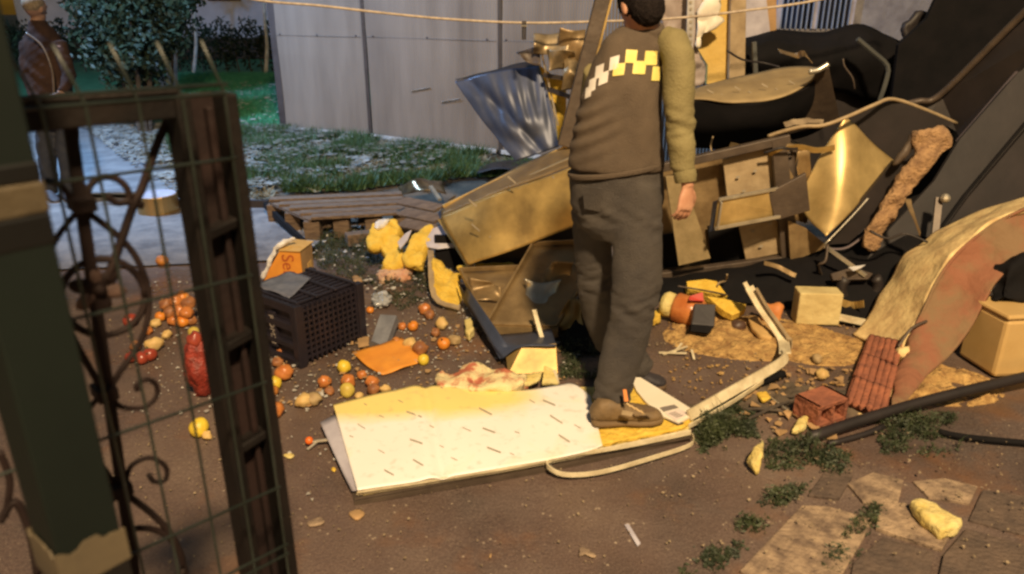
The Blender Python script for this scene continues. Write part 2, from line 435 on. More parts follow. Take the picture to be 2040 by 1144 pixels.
ground_sheet('asphalt_yard', [(-5, -1.5), (5.2, -1.5), (5.2, 5.0), (-5, 5.0)], 0.0, m_asph, 0.05, 0.004)
pv = [G(-320, 560), G(600, 520), G(640, 482), G(545, 408), G(500, 398), G(-320, 396)]
ground_sheet('pavement', [(p.x, p.y) for p in pv], 0.016, m_conc)
ph = [G(-500, 392), G(352, 392), G(352, 340), G(240, 250), G(100, 235), G(-400, 235)]
ground_sheet('path', [(p.x, p.y) for p in ph], 0.02, mat('pale_path', (0.26, 0.26, 0.27), (0.14, 0.14, 0.15), 3.0, 0.5, bump=0.4, bscale=14))
lx = G(566, 258).x; ground_sheet('lawn', [(-40, 11.2), (lx - 0.5, 11.0), (lx + .2, 11.6), (8, 60), (-40, 60)], -0.012, m_lawn)

# joints / kerb line and paving slabs, bottom right: every slab is a piece of the pavement
a0 = G(1400, 1130); a1 = G(1690, 860); da = (a1 - a0).normalized(); db = Vector((da.y, -da.x, 0))
sw = thing('paved_sidewalk', 'cracked paving slabs with weedy joints at the lower right', 'paving', a0 + db * 0.1)
sw['kind'] = 'structure'; del sw['category']
for k, (pts, w) in enumerate((
    ([(1474, 1136), (1598, 1006), (1650, 1008), (1742, 1034), (1668, 1160), (1500, 1160)], 0),
    ([(1688, 962), (1740, 940), (1800, 956), (1788, 1006), (1720, 1000)], 0),
    ([(1752, 1008), (1800, 1000), (1905, 1046), (1878, 1092), (1790, 1066), (1745, 1050)], 0),
    ([(1818, 958), (1880, 952), (1948, 968), (1932, 1002), (1850, 990)], 0),
    ([(1700, 1120), (1760, 1068), (1860, 1100), (1850, 1160), (1690, 1170)], 1),
    ([(1880, 1104), (1925, 1052), (2060, 1090), (2060, 1170), (1865, 1170)], 1),
    ([(1958, 975), (2060, 990), (2060, 1070), (1930, 1035)], 1),
    ([(1610, 985), (1650, 930), (1700, 945), (1672, 992)], 1))):
    q = [G(x, y, 0.010 + 0.002 * (k % 3)) for x, y in pts]
    o = M().slab(q, 0.03, (0, 0, 1)).build('paving_slab', (m_paver, m_paver2)[w], sw, bevel=0.003)

# blades of grass
def blades(name, spots, m, label, h=(0.04, 0.09), wd=0.006, lean=0.5, cat='grass', z=0.0):
    n = len(spots); V = np.zeros((n * 3, 3)); Fc = []
    for i, (x, y) in enumerate(spots):
        a = random.uniform(0, 2 * pi); hh = random.uniform(*h); lx = random.gauss(0, lean) * hh; ly = random.gauss(0, lean) * hh
        dx, dy = cos(a) * wd, sin(a) * wd
        V[i*3] = (x - dx, y - dy, z); V[i*3+1] = (x + dx, y + dy, z); V[i*3+2] = (x + lx, y + ly, z + hh); Fc.append((i*3, i*3+1, i*3+2))
    me = bpy.data.meshes.new(name); me.from_pydata(V.tolist(), [], Fc); me.materials.append(m)
    o = bpy.data.objects.new(name, me); COL.objects.link(o); tagit(o, label, cat, kind='stuff'); return o
def inpoly(x, y, poly):
    c = False; n = len(poly)
    for i in range(n):
        x1, y1 = poly[i]; x2, y2 = poly[(i + 1) % n]
        if (y1 > y) != (y2 > y) and x < (x2 - x1) * (y - y1) / (y2 - y1) + x1: c = not c
    return c
def scatter(pxpoly, n, thr=-1, freq=1.5, seed=0):
    """n random ground points whose picture falls in the polygon, thinned by noise"""
    g = [(G(*p).x, G(*p).y) for p in pxpoly]; xs = [p[0] for p in g]; ys = [p[1] for p in g]; out = []
    t = 0
    while len(out) < n and t < n * 40:
        t += 1; x = random.uniform(min(xs), max(xs)); y = random.uniform(min(ys), max(ys))
        if inpoly(x, y, g) and noise.noise(Vector((x * freq, y * freq, seed))) > thr: out.append((x, y))
    return out
blades('lawn_grass', scatter([(350, 150), (570, 150), (590, 255), (340, 262)], 22000), m_lawn, 'bright green lawn grass left of the metal hoarding', (0.05, 0.13), 0.012)
blades('rough_grass', scatter([(330, 262), (570, 262), (980, 308), (1080, 345), (900, 375), (540, 385), (470, 400), (340, 330)], 26000, -0.02, 2.2), m_grass,
       'dark green rough grass along the foot of the hoarding', (0.05, 0.17), 0.009)
blades('dry_straw', scatter([(240, 240), (570, 255), (980, 308), (960, 345), (700, 372), (520, 400), (460, 400), (240, 300)], 16000, -0.1, 2.6, 5), m_dry,
       'pale dry straw and litter among the rough grass', (0.02, 0.07), 0.014, 1.6)
def weeds(pxpoly, n, label, h, thr=-1.0, m=None, wd=0.005):
    sp = scatter(pxpoly, n, max(thr, -0.1), 9.0); V = []; Fc = []
    g = [G(*p) for p in pxpoly]; cx = sum(p.x for p in g) / len(g); cy = sum(p.y for p in g) / len(g)
    rx = max(abs(p.x - cx) for p in g); ry = max(abs(p.y - cy) for p in g)
    for q, (x, y) in enumerate(sp):
        e = max(0.12, 1 - max(abs(x - cx) / rx, abs(y - cy) / ry)) ** .6
        k = e * (0.55 + 1.2 * noise.noise(Vector((x * 14, y * 14, 5)))); hh = max(0.006, random.random() * h[1] * k)
        if q % 3:
            p = Vector((x + random.gauss(0, .012), y + random.gauss(0, .012), hh)); u = Vector((random.gauss(0, 1), random.gauss(0, 1), random.gauss(0, .7))).normalized() * random.uniform(.003, .013)
            w = u.orthogonal().normalized() * random.uniform(.0015, .005); b = len(V); V += [p - u, p + w, p + u, p - w]; Fc.append((b, b + 1, b + 2, b + 3))
        else:
            L_ = max(.015, hh * 1.5); a = random.uniform(0, 2 * pi); d = Vector((cos(a), sin(a), 0)); p0 = Vector((x, y, 0)); p1 = p0 + d * L_ * .25 + Vector((0, 0, L_ * .7)); p2 = p0 + d * L_ * random.uniform(.4, 1.1) + Vector((0, 0, L_ * random.uniform(.5, .95)))
            w = d.cross(Vector((0, 0, 1))) * .0016; b = len(V); V += [p0 - w, p0 + w, p1 + w, p1 - w, p2]; Fc += [(b, b + 1, b + 2, b + 3), (b + 3, b + 2, b + 4)]
    me = bpy.data.meshes.new('weeds'); me.from_pydata(V, [], Fc); me.materials.append(m or m_weed)
    o = bpy.data.objects.new('weeds', me); COL.objects.link(o); tagit(o, label, 'weeds', kind='stuff'); return o
weeds([(650, 450), (740, 470), (860, 520), (880, 590), (800, 620), (735, 570), (640, 550), (600, 470)], 7000, 'dark green weeds between the black crate and the pallet', (0.04, 0.14), -0.12, wd=0.006)
weeds([(1120, 690), (1190, 680), (1200, 760), (1115, 755)], 1500, 'tuft of dark weeds behind the standing man', (0.05, 0.14))
weeds([(1380, 850), (1440, 815), (1500, 825), (1510, 890), (1400, 905)], 3600, 'bushy weed clump beside the end of the white panel', (0.04, 0.13), wd=0.004)
weeds([(1530, 880), (1600, 880), (1700, 900), (1680, 950), (1580, 960), (1520, 935)], 1500, 'weeds between the yellow foam scrap and the dark pole', (0.03, 0.10), -0.15, wd=0.004)
weeds([(1740, 830), (1900, 825), (1910, 900), (1760, 915)], 1700, 'weed patch under the dark pole', (0.03, 0.10), -0.1, wd=0.004)
weeds([(1350, 1150), (1420, 1150), (1680, 900), (1640, 895)], 1500, 'thin grass growing along the kerb joint', (0.015, 0.05), -0.1, wd=0.003)
weeds([(1610, 1150), (1670, 1150), (1790, 980), (1760, 975)], 600, 'thin grass growing in the joint between paving slabs', (0.015, 0.05), -0.1, wd=0.003)

# loose litter that nobody could count
def flakes(name, pxpoly, n, size, m, label, thr=-1.0, flat=0.35, z=0.004, cat='litter'):
    mm = M()
    for i, (x, y) in enumerate(scatter(pxpoly, n, thr, 1.2, 9)):
        s = size[0] + (size[1] - size[0]) * random.random() ** 2.6 * 1.25; a = random.uniform(0, 2 * pi); k = random.choice((3, 4, 5)); el = random.uniform(0.5, 1.0)
        pts = []
        for j in range(k):
            b = 2 * pi * j / k + random.uniform(-.3, .3); u = s * cos(b); w = s * sin(b) * el
            pts.append(Vector((x + u * cos(a) - w * sin(a), y + u * sin(a) + w * cos(a), z + 0.008 + random.uniform(0, s * flat))))
        n0 = len(mm.v); mm.v += pts + [p - Vector((0, 0, 0.004)) for p in pts]
        mm.f += [tuple(range(n0, n0 + k)), tuple(range(n0 + 2*k - 1, n0 + k - 1, -1))] + [(n0+q, n0+k+q, n0+k+(q+1)%k, n0+(q+1)%k) for q in range(k)]
    return mm.build(name, m, org=(0, 0, 0), top=(label, cat, None, 'stuff'))
whole = [(200, 560), (1700, 560), (1700, 900), (1400, 1140), (300, 1140)]
flakes('gravel_grains', whole, 2200, (0.0015, 0.006), m_chip, 'tiny pale stone grains and splinters over the asphalt', flat=0.6)
flakes('litter_flakes', [(560, 640), (1150, 640), (1150, 760), (560, 1100)], 90, (0.006, 0.017), m_chipw, 'small pale litter flakes around the scattered onions')
flakes('wood_chips', [(1330, 640), (1690, 640), (1690, 800), (1400, 800), (1330, 760)], 420, (0.003, 0.012), m_saw, 'wood chips and crumbs around the sawdust heap')
flakes('lawn_litter', [(440, 170), (560, 170), (570, 255), (450, 262)], 150, (0.02, 0.06), m_chipw, 'pale scraps lying on the bright lawn', z=0.08)
flakes('path_litter', [(150, 250), (560, 262), (800, 290), (700, 350), (480, 395), (340, 390)], 4200, (0.012, 0.055), mat('dull_litter2', (0.30, 0.30, 0.28), (0.13, 0.13, 0.12), 5, .8), 'pale scraps and dry leaves strewn before the hoarding', z=0.05, thr=-0.2)
flakes('yard_crumbs', [(300, 560), (1180, 600), (1180, 760), (560, 830), (250, 830)], 900, (0.003, 0.011), m_chipw, 'pale crumbs and onion skins between crate, fruit and wreck', flat=0.5)
flakes('wreck_crumbs', [(620, 440), (900, 480), (1000, 640), (760, 640), (560, 520)], 260, (0.006, 0.02), m_chipw, 'pale scraps among the weeds beside the wreck', flat=0.6, z=0.03)
flakes('onion_skins', [(560, 640), (1100, 650), (1150, 760), (700, 800), (560, 830)], 160, (0.008, 0.02), m_card, 'brown onion skins and leaves strewn around the fruit', flat=0.5)
flakes('grass_litter', [(470, 262), (570, 262), (980, 308), (1000, 340), (700, 372), (480, 395)], 900, (0.010, 0.05), mat('dull_litter', (0.20, 0.20, 0.17), (0.09, 0.09, 0.075), 5, .8), 'pale scraps caught on top of the rough grass', z=0.10, thr=-0.05)
flakes('slab_crumbs', [(1600, 860), (2040, 860), (2040, 1144), (1500, 1144)], 200, (0.002, 0.006), m_chip, 'crumbs and leaf bits over the paving slabs', flat=0.6, z=0.02)
flakes('splinters', [(1460, 740), (1700, 740), (1660, 880), (1480, 860)], 90, (0.012, 0.03), m_card, 'brown splinters and bark beside the fallen brick', flat=0.7)

# ------------------------------------------------------------------ background left
def foliage(mm, c, r, n, s):
    for i in range(n):
        while True:
            d = Vector((random.uniform(-1, 1), random.uniform(-1, 1), random.uniform(-1, 1)))
            if 0.25 < d.length < 1: break
        d = d * (0.8 + 0.35 * noise.noise(d * 2.5 + Vector(c)))
        p = Vector(c) + Vector((d.x * r[0], d.y * r[1], d.z * r[2]))
        if p.z < 0.02: p.z = 0.02 + random.random() * 0.1
        u = Vector((random.gauss(0, 1), random.gauss(0, 1), random.gauss(0, 1))).normalized() * s * random.uniform(0.6, 1.3)
        w = u.orthogonal().normalized() * s * 0.45
        mm.add([p - u, p + w, p + u, p - w], [(0, 1, 2, 3)])
    return mm
def bush(c, r, n, s, label, trunk_h):
    t = thing('bush', label, 'bush', (c[0], c[1], 0))
    foliage(M(), c, r, n, s).build('crown', m_leaf, t)
    mm = M()
    for i in range(5):
        a = i * 1.3; mm.tube([(c[0] + 0.05 * cos(a), c[1] + 0.05 * sin(a), 0), (c[0] + r[0] * .25 * cos(a), c[1] + r[1] * .25 * sin(a), trunk_h * .6), (c[0] + r[0] * .5 * cos(a), c[1] + r[1] * .5 * sin(a), trunk_h)], [0.04, 0.03, 0.012], 6)
    mm.build('trunk', m_bark, t)
q = P(255, 60, 10.5); bush((q.x, q.y, 1.55), (0.85, 0.7, 1.2), 7500, 0.05, 'dark leafy bush behind the rusty gate', 1.6)
q = P(310, 0, 13.5); bush((q.x, q.y, 2.2), (1.0, 0.9, 1.35), 5000, 0.07, 'tall dark shrub further back beside the white tree trunks', 2.0)
hd = thing('clipped_hedge', 'low dark hedge across the back of the lawn', 'hedge', (-8, 21.5, 0))
mm = M()
for i in range(28): foliage(mm, (-17 + i * 0.65, 21.5, 0.75), (0.55, 0.45, 0.85), 420, 0.07)
mm.build('leaves', m_leaf, hd)
mm = M()
for i in range(56): mm.tube([(-17.2 + i * 0.33, 21.5, 0), (-17.2 + i * 0.33 + random.uniform(-.1, .1), 21.5, 0.9)], 0.018, 5)
mm.build('stems', m_bark, hd, kind='stuff')
for (bx, by, tx, w, lab) in ((386, 146, 388, 0.055, 'slim whitewashed tree trunk, the left of the two on the lawn'), (530, 148, 527, 0.06, 'slim whitewashed tree trunk next to the end of the hoarding')):
    b0 = G(bx, by); t = thing('young_tree', lab, 'tree', b0, 'whitewashed young trees')
    tp = P(tx, 30, b0.y); tt = tp + (tp - b0) * 0.9
    M().tube(smoothpath([b0, (b0 + tp) / 2 + Vector((0.05, 0, 0)), tp, tt], 4), [0.055 - 0.0022 * i for i in range(13)], 10).build('trunk', m_lime, t, smooth=True)
    foliage(M(), tt + Vector((0, 0, 0.5)), (1.1, 1.1, 0.9), 1500, 0.07).build('crown', m_leaf, t)
    mm = M()
    for i in range(6): mm.tube([tt, tt + Vector((cos(i), sin(i), 0.7)) * 0.7], [0.03, 0.008], 5)
    mm.build('limb', m_bark, t)
hs = thing('garden_house', 'pale bluish house wall beyond the hedge', 'building', (-9, 27, 0))
m_bluew = mat('blue_wall', (0.60, 0.64, 0.78), (0.45, 0.5, 0.62), 1.2, 0.9)
M().box((-9, 27.2, 2.6), (16, 0.3, 5.2)).build('wall', m_bluew, hs)
for x in (-14, -9.8, -5.5): 
    M().box((x, 27.0, 2.5), (1.1, 0.1, 1.2)).build('window', m_darkm, hs)
M().box((-9, 27.2, 5.35), (16.6, 1.2, 0.3)).build('roof', m_darkm, hs)
M().box((-9, 26.98, 0.35), (16, 0.1, 0.7)).build('plinth', m_darkm, hs)

# ------------------------------------------------------------------ corrugated hoarding
hb = [G(566, 258), G(739, 274), G(997, 306), G(1180, 332), G(1420, 352)]
hb = [Vector((p.x, p.y, 0)) for p in hb]
ho = thing('metal_hoarding', 'tall grey beige ribbed sheet metal hoarding behind the wreck', 'hoarding', hb[0])
HH = 2.75
for i in range(len(hb) - 1):
    a, b = hb[i], hb[i + 1]; d = b - a; L_ = d.length; d.normalize(); n = Vector((d.y, -d.x, 0))
    if n.dot(C0 - a) < 0: n = -n
    nr = int(L_ / 0.037); vs = []; fs = []
    for j in range(nr * 2 + 1):
        p = a + d * (0.03 + (L_ - 0.06) * j / (nr * 2)) + n * (0.008 if j % 2 else -0.006)
        for kz in range(9):
            z = 0.05 + (HH - 0.05) * kz / 8
            pz = p + n * 0.02 * noise.noise(Vector((p.x * 1.3, z * 1.1, i * 3.0)))
            vs.append((pz.x, pz.y, z))
    for j in range(nr * 2):
        for kz in range(8): fs.append((j * 9 + kz, (j + 1) * 9 + kz, (j + 1) * 9 + kz + 1, j * 9 + kz + 1))
    M().add(vs, fs).build('panel', m_hoard, ho, solid=0.002)
    M().bar(a + n * 0.03 + Vector((0, 0, 0.03)) + d * 0.04, b + n * 0.03 + Vector((0, 0, 0.03)) - d * 0.04, 0.02, 0.05, n).build('bottom_rail', m_pale, ho)
for i in range(len(hb) - 1):
    a, b = hb[i], hb[i + 1]; d = (b - a).normalized(); n = Vector((d.y, -d.x, 0)); n = n if n.dot(C0 - a) > 0 else -n
    for z in (1.32,):
        M().bar(a + n * .012 + d * .05 + Vector((0, 0, z)), b + n * .012 - d * .05 + Vector((0, 0, z)), 0.003, 0.006, n).build('sheet_seam', m_hoard, ho)
        for u in (.08, .5, .92):
            c = a.lerp(b, u) + n * .016 + Vector((0, 0, z + .01)); M().ball(c, .012, 6, 4).build('rivet', m_darkm, ho)
for i, a in enumerate(hb):
    M().box((a.x, a.y, HH / 2), (0.045 if i else 0.09, 0.07, HH), 0.1).build('post', m_darkm, ho, bevel=0.004)
# bent scratches on the sheet (two torn flaps, paler than the sheet)
for (x0, y0, x1, y1) in ((822, 185, 858, 176), (882, 207, 918, 198)):
    a, b = hb[1], hb[2]; d = (b - a).normalized(); n = Vector((d.y, -d.x, 0)); n = n if n.dot(C0 - a) > 0 else -n
    A = PPL(x0, y0, a + n * 0.012, n); B = PPL(x1, y1, a + n * 0.012, n); up = Vector((0, 0, 0.03))
    M().add([A, B, B + up * .4 + n * 0.03, A + up + n * 0.03], [(0, 1, 2, 3)]).build('dent_flap', m_pale, ho, solid=0.003)

# ------------------------------------------------------------------ background right: house with barred window
h2 = thing('rear_house', 'pale plastered house wall with a barred window behind the wreck', 'building', (P(1650, 60, 10).x, 10.4, 0))
def wp(px, py, Y=10.0): return P(px, py, Y)
x0 = wp(1478, 60).x; x1 = wp(1546, 60).x; x2 = wp(1690, 60).x
M().box(((x2 + x2 + 3.5) / 2, 10.15, 2), (3.5, 0.3, 4)).build('wall', m_house, h2)
zs = wp(1600, 58).z
M().box(((x1 + x2) / 2, 10.15, zs / 2), (x2 - x1, 0.3, zs)).build('sill_wall', m_house, h2)
M().box(((x1 + x2) / 2, 10.2, zs + 0.9), (x2 - x1, 0.05, 1.8)).build('window', mat('night_glass', (0.03, 0.04, 0.07), None, 3, 0.1), h2)
M().box(((x1 + x2) / 2, 10.15, zs + 1.8 + 0.35), (x2 - x1, 0.3, 0.7)).build('lintel', m_house, h2)
for i in range(14):
    x = x1 + (x2 - x1) * (i + 0.5) / 14
    M().tube([(x, 9.96, zs), (x, 9.96, zs + 1.8)], 0.011, 6).build('window_bar', mat('bar_paint', (0.22, 0.26, 0.34), None, 5, 0.5), h2)
for i in (0, 1, 2): 
    x = x1 + (x2 - x1) * i / 2; M().box((x, 9.99, zs + 0.9), (0.06, 0.06, 1.8)).build('window_frame', m_lilac, h2)
# ================================================================== THE WRECKED TRAILER (one thing, many torn parts)
tr = thing('wrecked_food_trailer', 'torn open overturned metal food trailer with bent sheets and dark tarpaulin', 'trailer', G(1500, 560))
def PP(pts, Y): return [P(x, y, Y if not isinstance(Y, (list, tuple)) else Y[i]) for i, (x, y) in enumerate(pts)]
def yb(pts, y0, Y0, y1, Y1):      # depth runs from Y0 at picture row y0 to Y1 at y1
    return [P(x, y, Y0 + (Y1 - Y0) * (y - y0) / (y1 - y0)) for x, y in pts]
# dark interior behind everything
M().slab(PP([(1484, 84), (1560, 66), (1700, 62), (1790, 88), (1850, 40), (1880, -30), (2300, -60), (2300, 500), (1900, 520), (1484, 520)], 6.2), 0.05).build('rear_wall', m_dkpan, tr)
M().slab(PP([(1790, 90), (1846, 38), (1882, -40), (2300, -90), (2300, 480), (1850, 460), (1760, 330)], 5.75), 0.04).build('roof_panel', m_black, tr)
mm = M().patch([PP([(1480, 78), (1560, 58), (1640, 66), (1720, 50), (1800, 90)], 6.15), PP([(1482, 120), (1560, 110), (1650, 125), (1730, 110), (1800, 150)], 5.95),
                PP([(1490, 160), (1560, 165), (1650, 180), (1730, 200), (1800, 220)], 6.1)], 24, 10, 0.05, 5, 3)
mm.build('tarpaulin', m_black, tr, smooth=True, solid=0.006)
# black tarpaulin spilling under the trailer, also standing in for the shadowed floor
mm = M().patch([PP([(1290, 548), (1400, 535), (1560, 505), (1700, 470), (1800, 400), (1960, 350)], 4.55),
                [P(1290, 570, 4.3), P(1400, 560, 4.25), P(1560, 545, 4.2), P(1700, 540, 4.15), P(1800, 500, 4.2), P(1960, 460, 4.3)],
                [G(1290, 598, .02), G(1400, 600, .02), G(1560, 612, .02), G(1700, 640, .03), G(1800, 640, .03), G(1960, 640, .03)]], 50, 24, 0.03, 6, 1)
mm.build('fallen_tarpaulin', m_black, tr, smooth=True, solid=0.006)
# side sheets leaning at the right
A_ = PP([(2100, -25), (1875, 190), (1795, 208), (1850, 232), (1905, 262), (1915, 282), (2100, 60)], [4.6, 5.0, 5.1, 5.0, 4.95, 4.9, 4.5])
M().slab(A_, 0.02).build('side_panel', m_dkpan, tr)
M().slab(yb([(2120, 40), (1912, 278), (1862, 360), (1760, 470), (1690, 570), (1700, 640), (1790, 650), (2120, 300)], 40, 4.75, 640, 4.1), 0.03).build('side_panel', mat('dark_panel2', (0.030, 0.026, 0.027), (0.019, 0.017, 0.018), 2.5, 0.6, bump=0.15), tr)
M().slab(yb([(2120, 170), (1930, 392), (1850, 500), (1800, 600), (2120, 600)], 170, 4.55, 600, 4.15), 0.03).build('side_panel', m_dkpan, tr)
M().tube(yb([(2110, 165), (1925, 385), (1845, 495)], 165, 4.53, 600, 4.12), 0.010, 6).build('seam', m_black, tr)
M().tube(smoothpath(PP([(2110, -45), (1990, 75), (1872, 190), (1830, 202), (1795, 210)], [4.5, 4.75, 4.97, 5.0, 5.05])), 0.022, 8).build('rail', m_brownm, tr, smooth=True)
M().bar(P(2120, 38, 4.7), P(1908, 284, 4.6), 0.016, 0.03).build('edge_trim', mat('dull_edge', (0.24, 0.2, 0.22), None, 5, 0.4, metal=0.5), tr)
M().bar(P(1870, 395, 4.2), P(1862, 470, 4.1), 0.035, 0.035).build('bolt_rod', m_brownm, tr)
M().ball(P(1883, 395, 4.15), 0.028, 8, 6).build('bolt_head', m_alu, tr)
# curved bonnet-like sheet
M().patch([PP([(1340, 195), (1400, 170), (1470, 152), (1540, 140), (1600, 136), (1640, 140)], 5.35),
                PP([(1335, 205), (1400, 197), (1470, 204), (1530, 200), (1600, 175), (1645, 134)], 4.85)], 40, 10, 0.02, 4).build('curved_hood', mat('hood_sheet', (0.34, 0.25, 0.12), (0.22, 0.16, 0.08), 4, 0.65, bump=0.2), tr, smooth=True, solid=0.008)
M().patch([PP([(1335, 206), (1400, 198), (1470, 205), (1530, 201), (1600, 176), (1645, 135)], 4.86),
                PP([(1335, 245), (1400, 255), (1470, 258), (1540, 245), (1610, 210), (1655, 160)], 4.95),
                PP([(1335, 290), (1400, 296), (1470, 296), (1550, 282), (1625, 262), (1670, 235)], 5.2)], 40, 24, 0.02, 4).build('hood_underside', m_black, tr, smooth=True, solid=0.01)  # lower face of the hood, coloured black
for k in range(8):
    x = 1410 + k * 27; y = 178 - k * 3 + (k % 2) * 12; M().slab(PP([(x, y), (x + 12, y + 7), (x + 11, y + 9), (x - 1, y + 2)], 4.98), 0.002).build('scratch', m_slot, tr)
M().slab(PP([(1630, 135), (1652, 138), (1672, 235), (1600, 262), (1570, 268)], [4.8, 4.8, 5.0, 5.1, 5.1]), 0.01).build('hood_end', m_brownm, tr)
M().tube(smoothpath(PP([(1612, 143), (1630, 140), (1650, 128)], 4.75)), 0.018, 7).build('bent_lip', m_alu, tr, smooth=True)
M().patch([PP([(1560, 246), (1600, 236), (1640, 240)], 4.9), PP([(1565, 252), (1600, 246), (1640, 250)], 4.85)], 8, 3, 0.02, 20).build('torn_edge', m_chip, tr, solid=0.004)
# broken bracket in the dark
M().tube(smoothpath(PP([(1708, 78), (1740, 105), (1768, 132), (1764, 165), (1752, 200)], 5.7), 3), 0.018, 7).build('bracket', mat('dull_bracket', (0.11, 0.115, 0.11), None, 5, 0.5, metal=0.3), tr)
M().bar(P(1502, 84, 5.8), P(1505, 150, 5.8), 0.03, 0.03).build('strut', mat('dull_bracket', (0.11, 0.115, 0.11)), tr)
# cabinet with boards
M().slab(PP([(1300, 330), (1572, 268), (1592, 520), (1300, 556)], 4.62), 0.03).build('cabinet_back', m_tray, tr)
for a, b, w in (((1300, 338), (1572, 276), .05), ((1300, 552), (1600, 512), .055)):
    M().bar(P(*a, 4.45), P(*b, 4.45), w, w, (0, 1, 0)).build('cabinet_rail', m_brownm, tr, bevel=0.004)
M().slab(PP([(1538, 282), (1566, 276), (1592, 520), (1560, 536)], 4.42), 0.04).build('cabinet_post', m_brownm, tr)
M().slab(PP([(1440, 318), (1535, 292), (1542, 375), (1450, 402)], 4.5), 0.02).build('board', m_board, tr, bevel=0.003)
M().slab(PP([(1470, 442), (1556, 428), (1566, 503), (1486, 518)], 4.48), 0.02).build('board', m_board, tr, bevel=0.003)
M().slab(PP([(1326, 352), (1360, 350), (1416, 515), (1352, 530)], 4.3), 0.02).build('loose_plank', mat('old_plank', (0.33, 0.25, 0.13), (0.2, 0.15, 0.07), 5, 0.7, bump=.3), tr, bevel=0.003)
M().slab(PP([(1410, 452), (1470, 442), (1486, 518), (1418, 528)], 4.56), 0.02).build('dark_door', m_black, tr)
M().slab(PP([(1318, 470), (1345, 465), (1352, 530), (1318, 535)], 4.55), 0.02).build('dark_door', m_black, tr)
for (x, y) in ((1466, 352), (1500, 340), (1496, 460), (1512, 490), (1530, 445), (1478, 380)):
    M().slab(PP([(x, y), (x + 7, y - 2), (x + 8, y + 2), (x + 1, y + 4)], 4.475 if y < 400 else 4.455), 0.002).build('scratch', m_slot, tr)
# metal channel sticking forward
ch = [P(1432, 398, 4.12), P(1560, 374, 4.3), P(1572, 428, 4.32), P(1424, 456, 4.14)]
M().slab(ch, 0.012).build('channel_face', m_steel, tr, bevel=0.003)
M().slab([P(1432, 398, 4.12), P(1438, 396, 4.12), P(1428, 458, 4.14), P(1412, 462, 4.2), P(1420, 402, 4.2)], 0.01).build('channel_end', m_steelb, tr)
for a, b in (((1432, 398), (1560, 374)), ((1424, 456), (1572, 428))):
    M().bar(P(*a, 4.11), P(*b, 4.29), 0.014, 0.02, (0, 1, 0)).build('channel_lip', m_alu, tr, bevel=0.002)
M().bar(P(1437, 402, 4.10), P(1429, 455, 4.11), 0.012, 0.03, (1, 0, 0)).build('channel_edge', m_alu, tr, bevel=0.004)
# twisted metal between cabinet and curved sheet
random.seed(3)
for i in range(5):
    x = 1558 + i * 7; Y = 4.52 - 0.01 * i
    rows = []
    for k in range(3):
        yy = 275 + i * 6 + k * 70; rows.append([P(x + random.uniform(-8, 8), yy, Y + random.uniform(-.05, .05)), P(x + 22 + random.uniform(-8, 8), yy + random.uniform(-12, 12), Y + random.uniform(-.07, .07))])
    M().patch(rows, 4, 8, 0.02, 9, i).build('torn_bracket', (m_brownm, m_tray, m_dkpan)[i % 3], tr, smooth=True, solid=0.004)
M().slab(PP([(1530, 385), (1606, 345), (1614, 420), (1545, 440)], 4.26), 0.03).build('hinge_plate', m_brownm, tr, bevel=0.004)
M().slab(PP([(1570, 440), (1606, 455), (1650, 492), (1600, 512), (1575, 520)], 4.36), 0.02).build('torn_plate', m_tray, tr)
M().tube(smoothpath(PP([(1530, 272), (1560, 262), (1600, 252), (1640, 250), (1690, 232), (1740, 210), (1780, 198), (1850, 222), (1905, 246)], [4.5, 4.45, 4.4, 4.4, 4.42, 4.5, 4.6, 4.7, 4.8]), 4), 0.012, 7).build('bent_frame_tube', m_board, tr, smooth=True)
# curved bright sheet
T_, R4, B4, L4 = P(1668, 236, 4.62), P(1780, 320, 4.60), P(1641, 487, 4.20), P(1588, 402, 4.48)
M().patch([[T_, T_.lerp(R4, .5), R4], [T_.lerp(L4, .5), (T_ + B4 + R4 + L4) / 4, R4.lerp(B4, .5)], [L4, L4.lerp(B4, .5), B4]], 36, 36, 0.006, 3, 4,
          fn=lambda u, v: -0.085 * math.exp(-((u - v) / .42) ** 2) * (1 if ((R4 - T_).cross(L4 - T_)).dot(C0 - T_) < 0 else -1)).build('curved_sheet', m_steel, tr, smooth=True, solid=0.004)
M().tube(smoothpath(PP([(1780, 321), (1726, 399), (1643, 487)], [4.45, 4.35, 4.23])), 0.006, 6).build('sheet_lip', m_alu, tr, smooth=True)
M().slab(PP([(1688, 240), (1742, 212), (1782, 200), (1850, 224), (1902, 246), (1850, 266), (1830, 300), (1790, 335), (1778, 318)], 4.62), 0.02).build('torn_sheet', m_dkpan, tr)
M().slab(PP([(1780, 322), (1832, 322), (1800, 372), (1740, 440), (1690, 485), (1645, 488)], 4.35), 0.03).build('torn_sheet', m_dkpan, tr)
M().tube(smoothpath(PP([(1835, 335), (1805, 390), (1745, 448), (1690, 492), (1650, 496)], 4.3)), 0.008, 6).build('sheet_edge', mat('dull_edge', (0.2, 0.17, 0.16)), tr)
chunk(PP([(1722, 470), (1718, 492), (1738, 506), (1758, 500), (1762, 470), (1790, 430), (1812, 395), (1835, 360), (1862, 322), (1898, 292), (1896, 262), (1862, 255), (1826, 262), (1822, 290), (1828, 310), (1796, 345), (1765, 400)], 4.2), 0.05, 'torn_insulation', m_insul, 0.03, 12, 0.04, parent=tr)
chunk(PP([(1826, 262), (1840, 258), (1838, 282), (1800, 318), (1788, 335), (1776, 332), (1796, 300)], 4.24), 0.03, 'torn_insulation', m_brownm, 0.02, 12, 0.04, parent=tr)
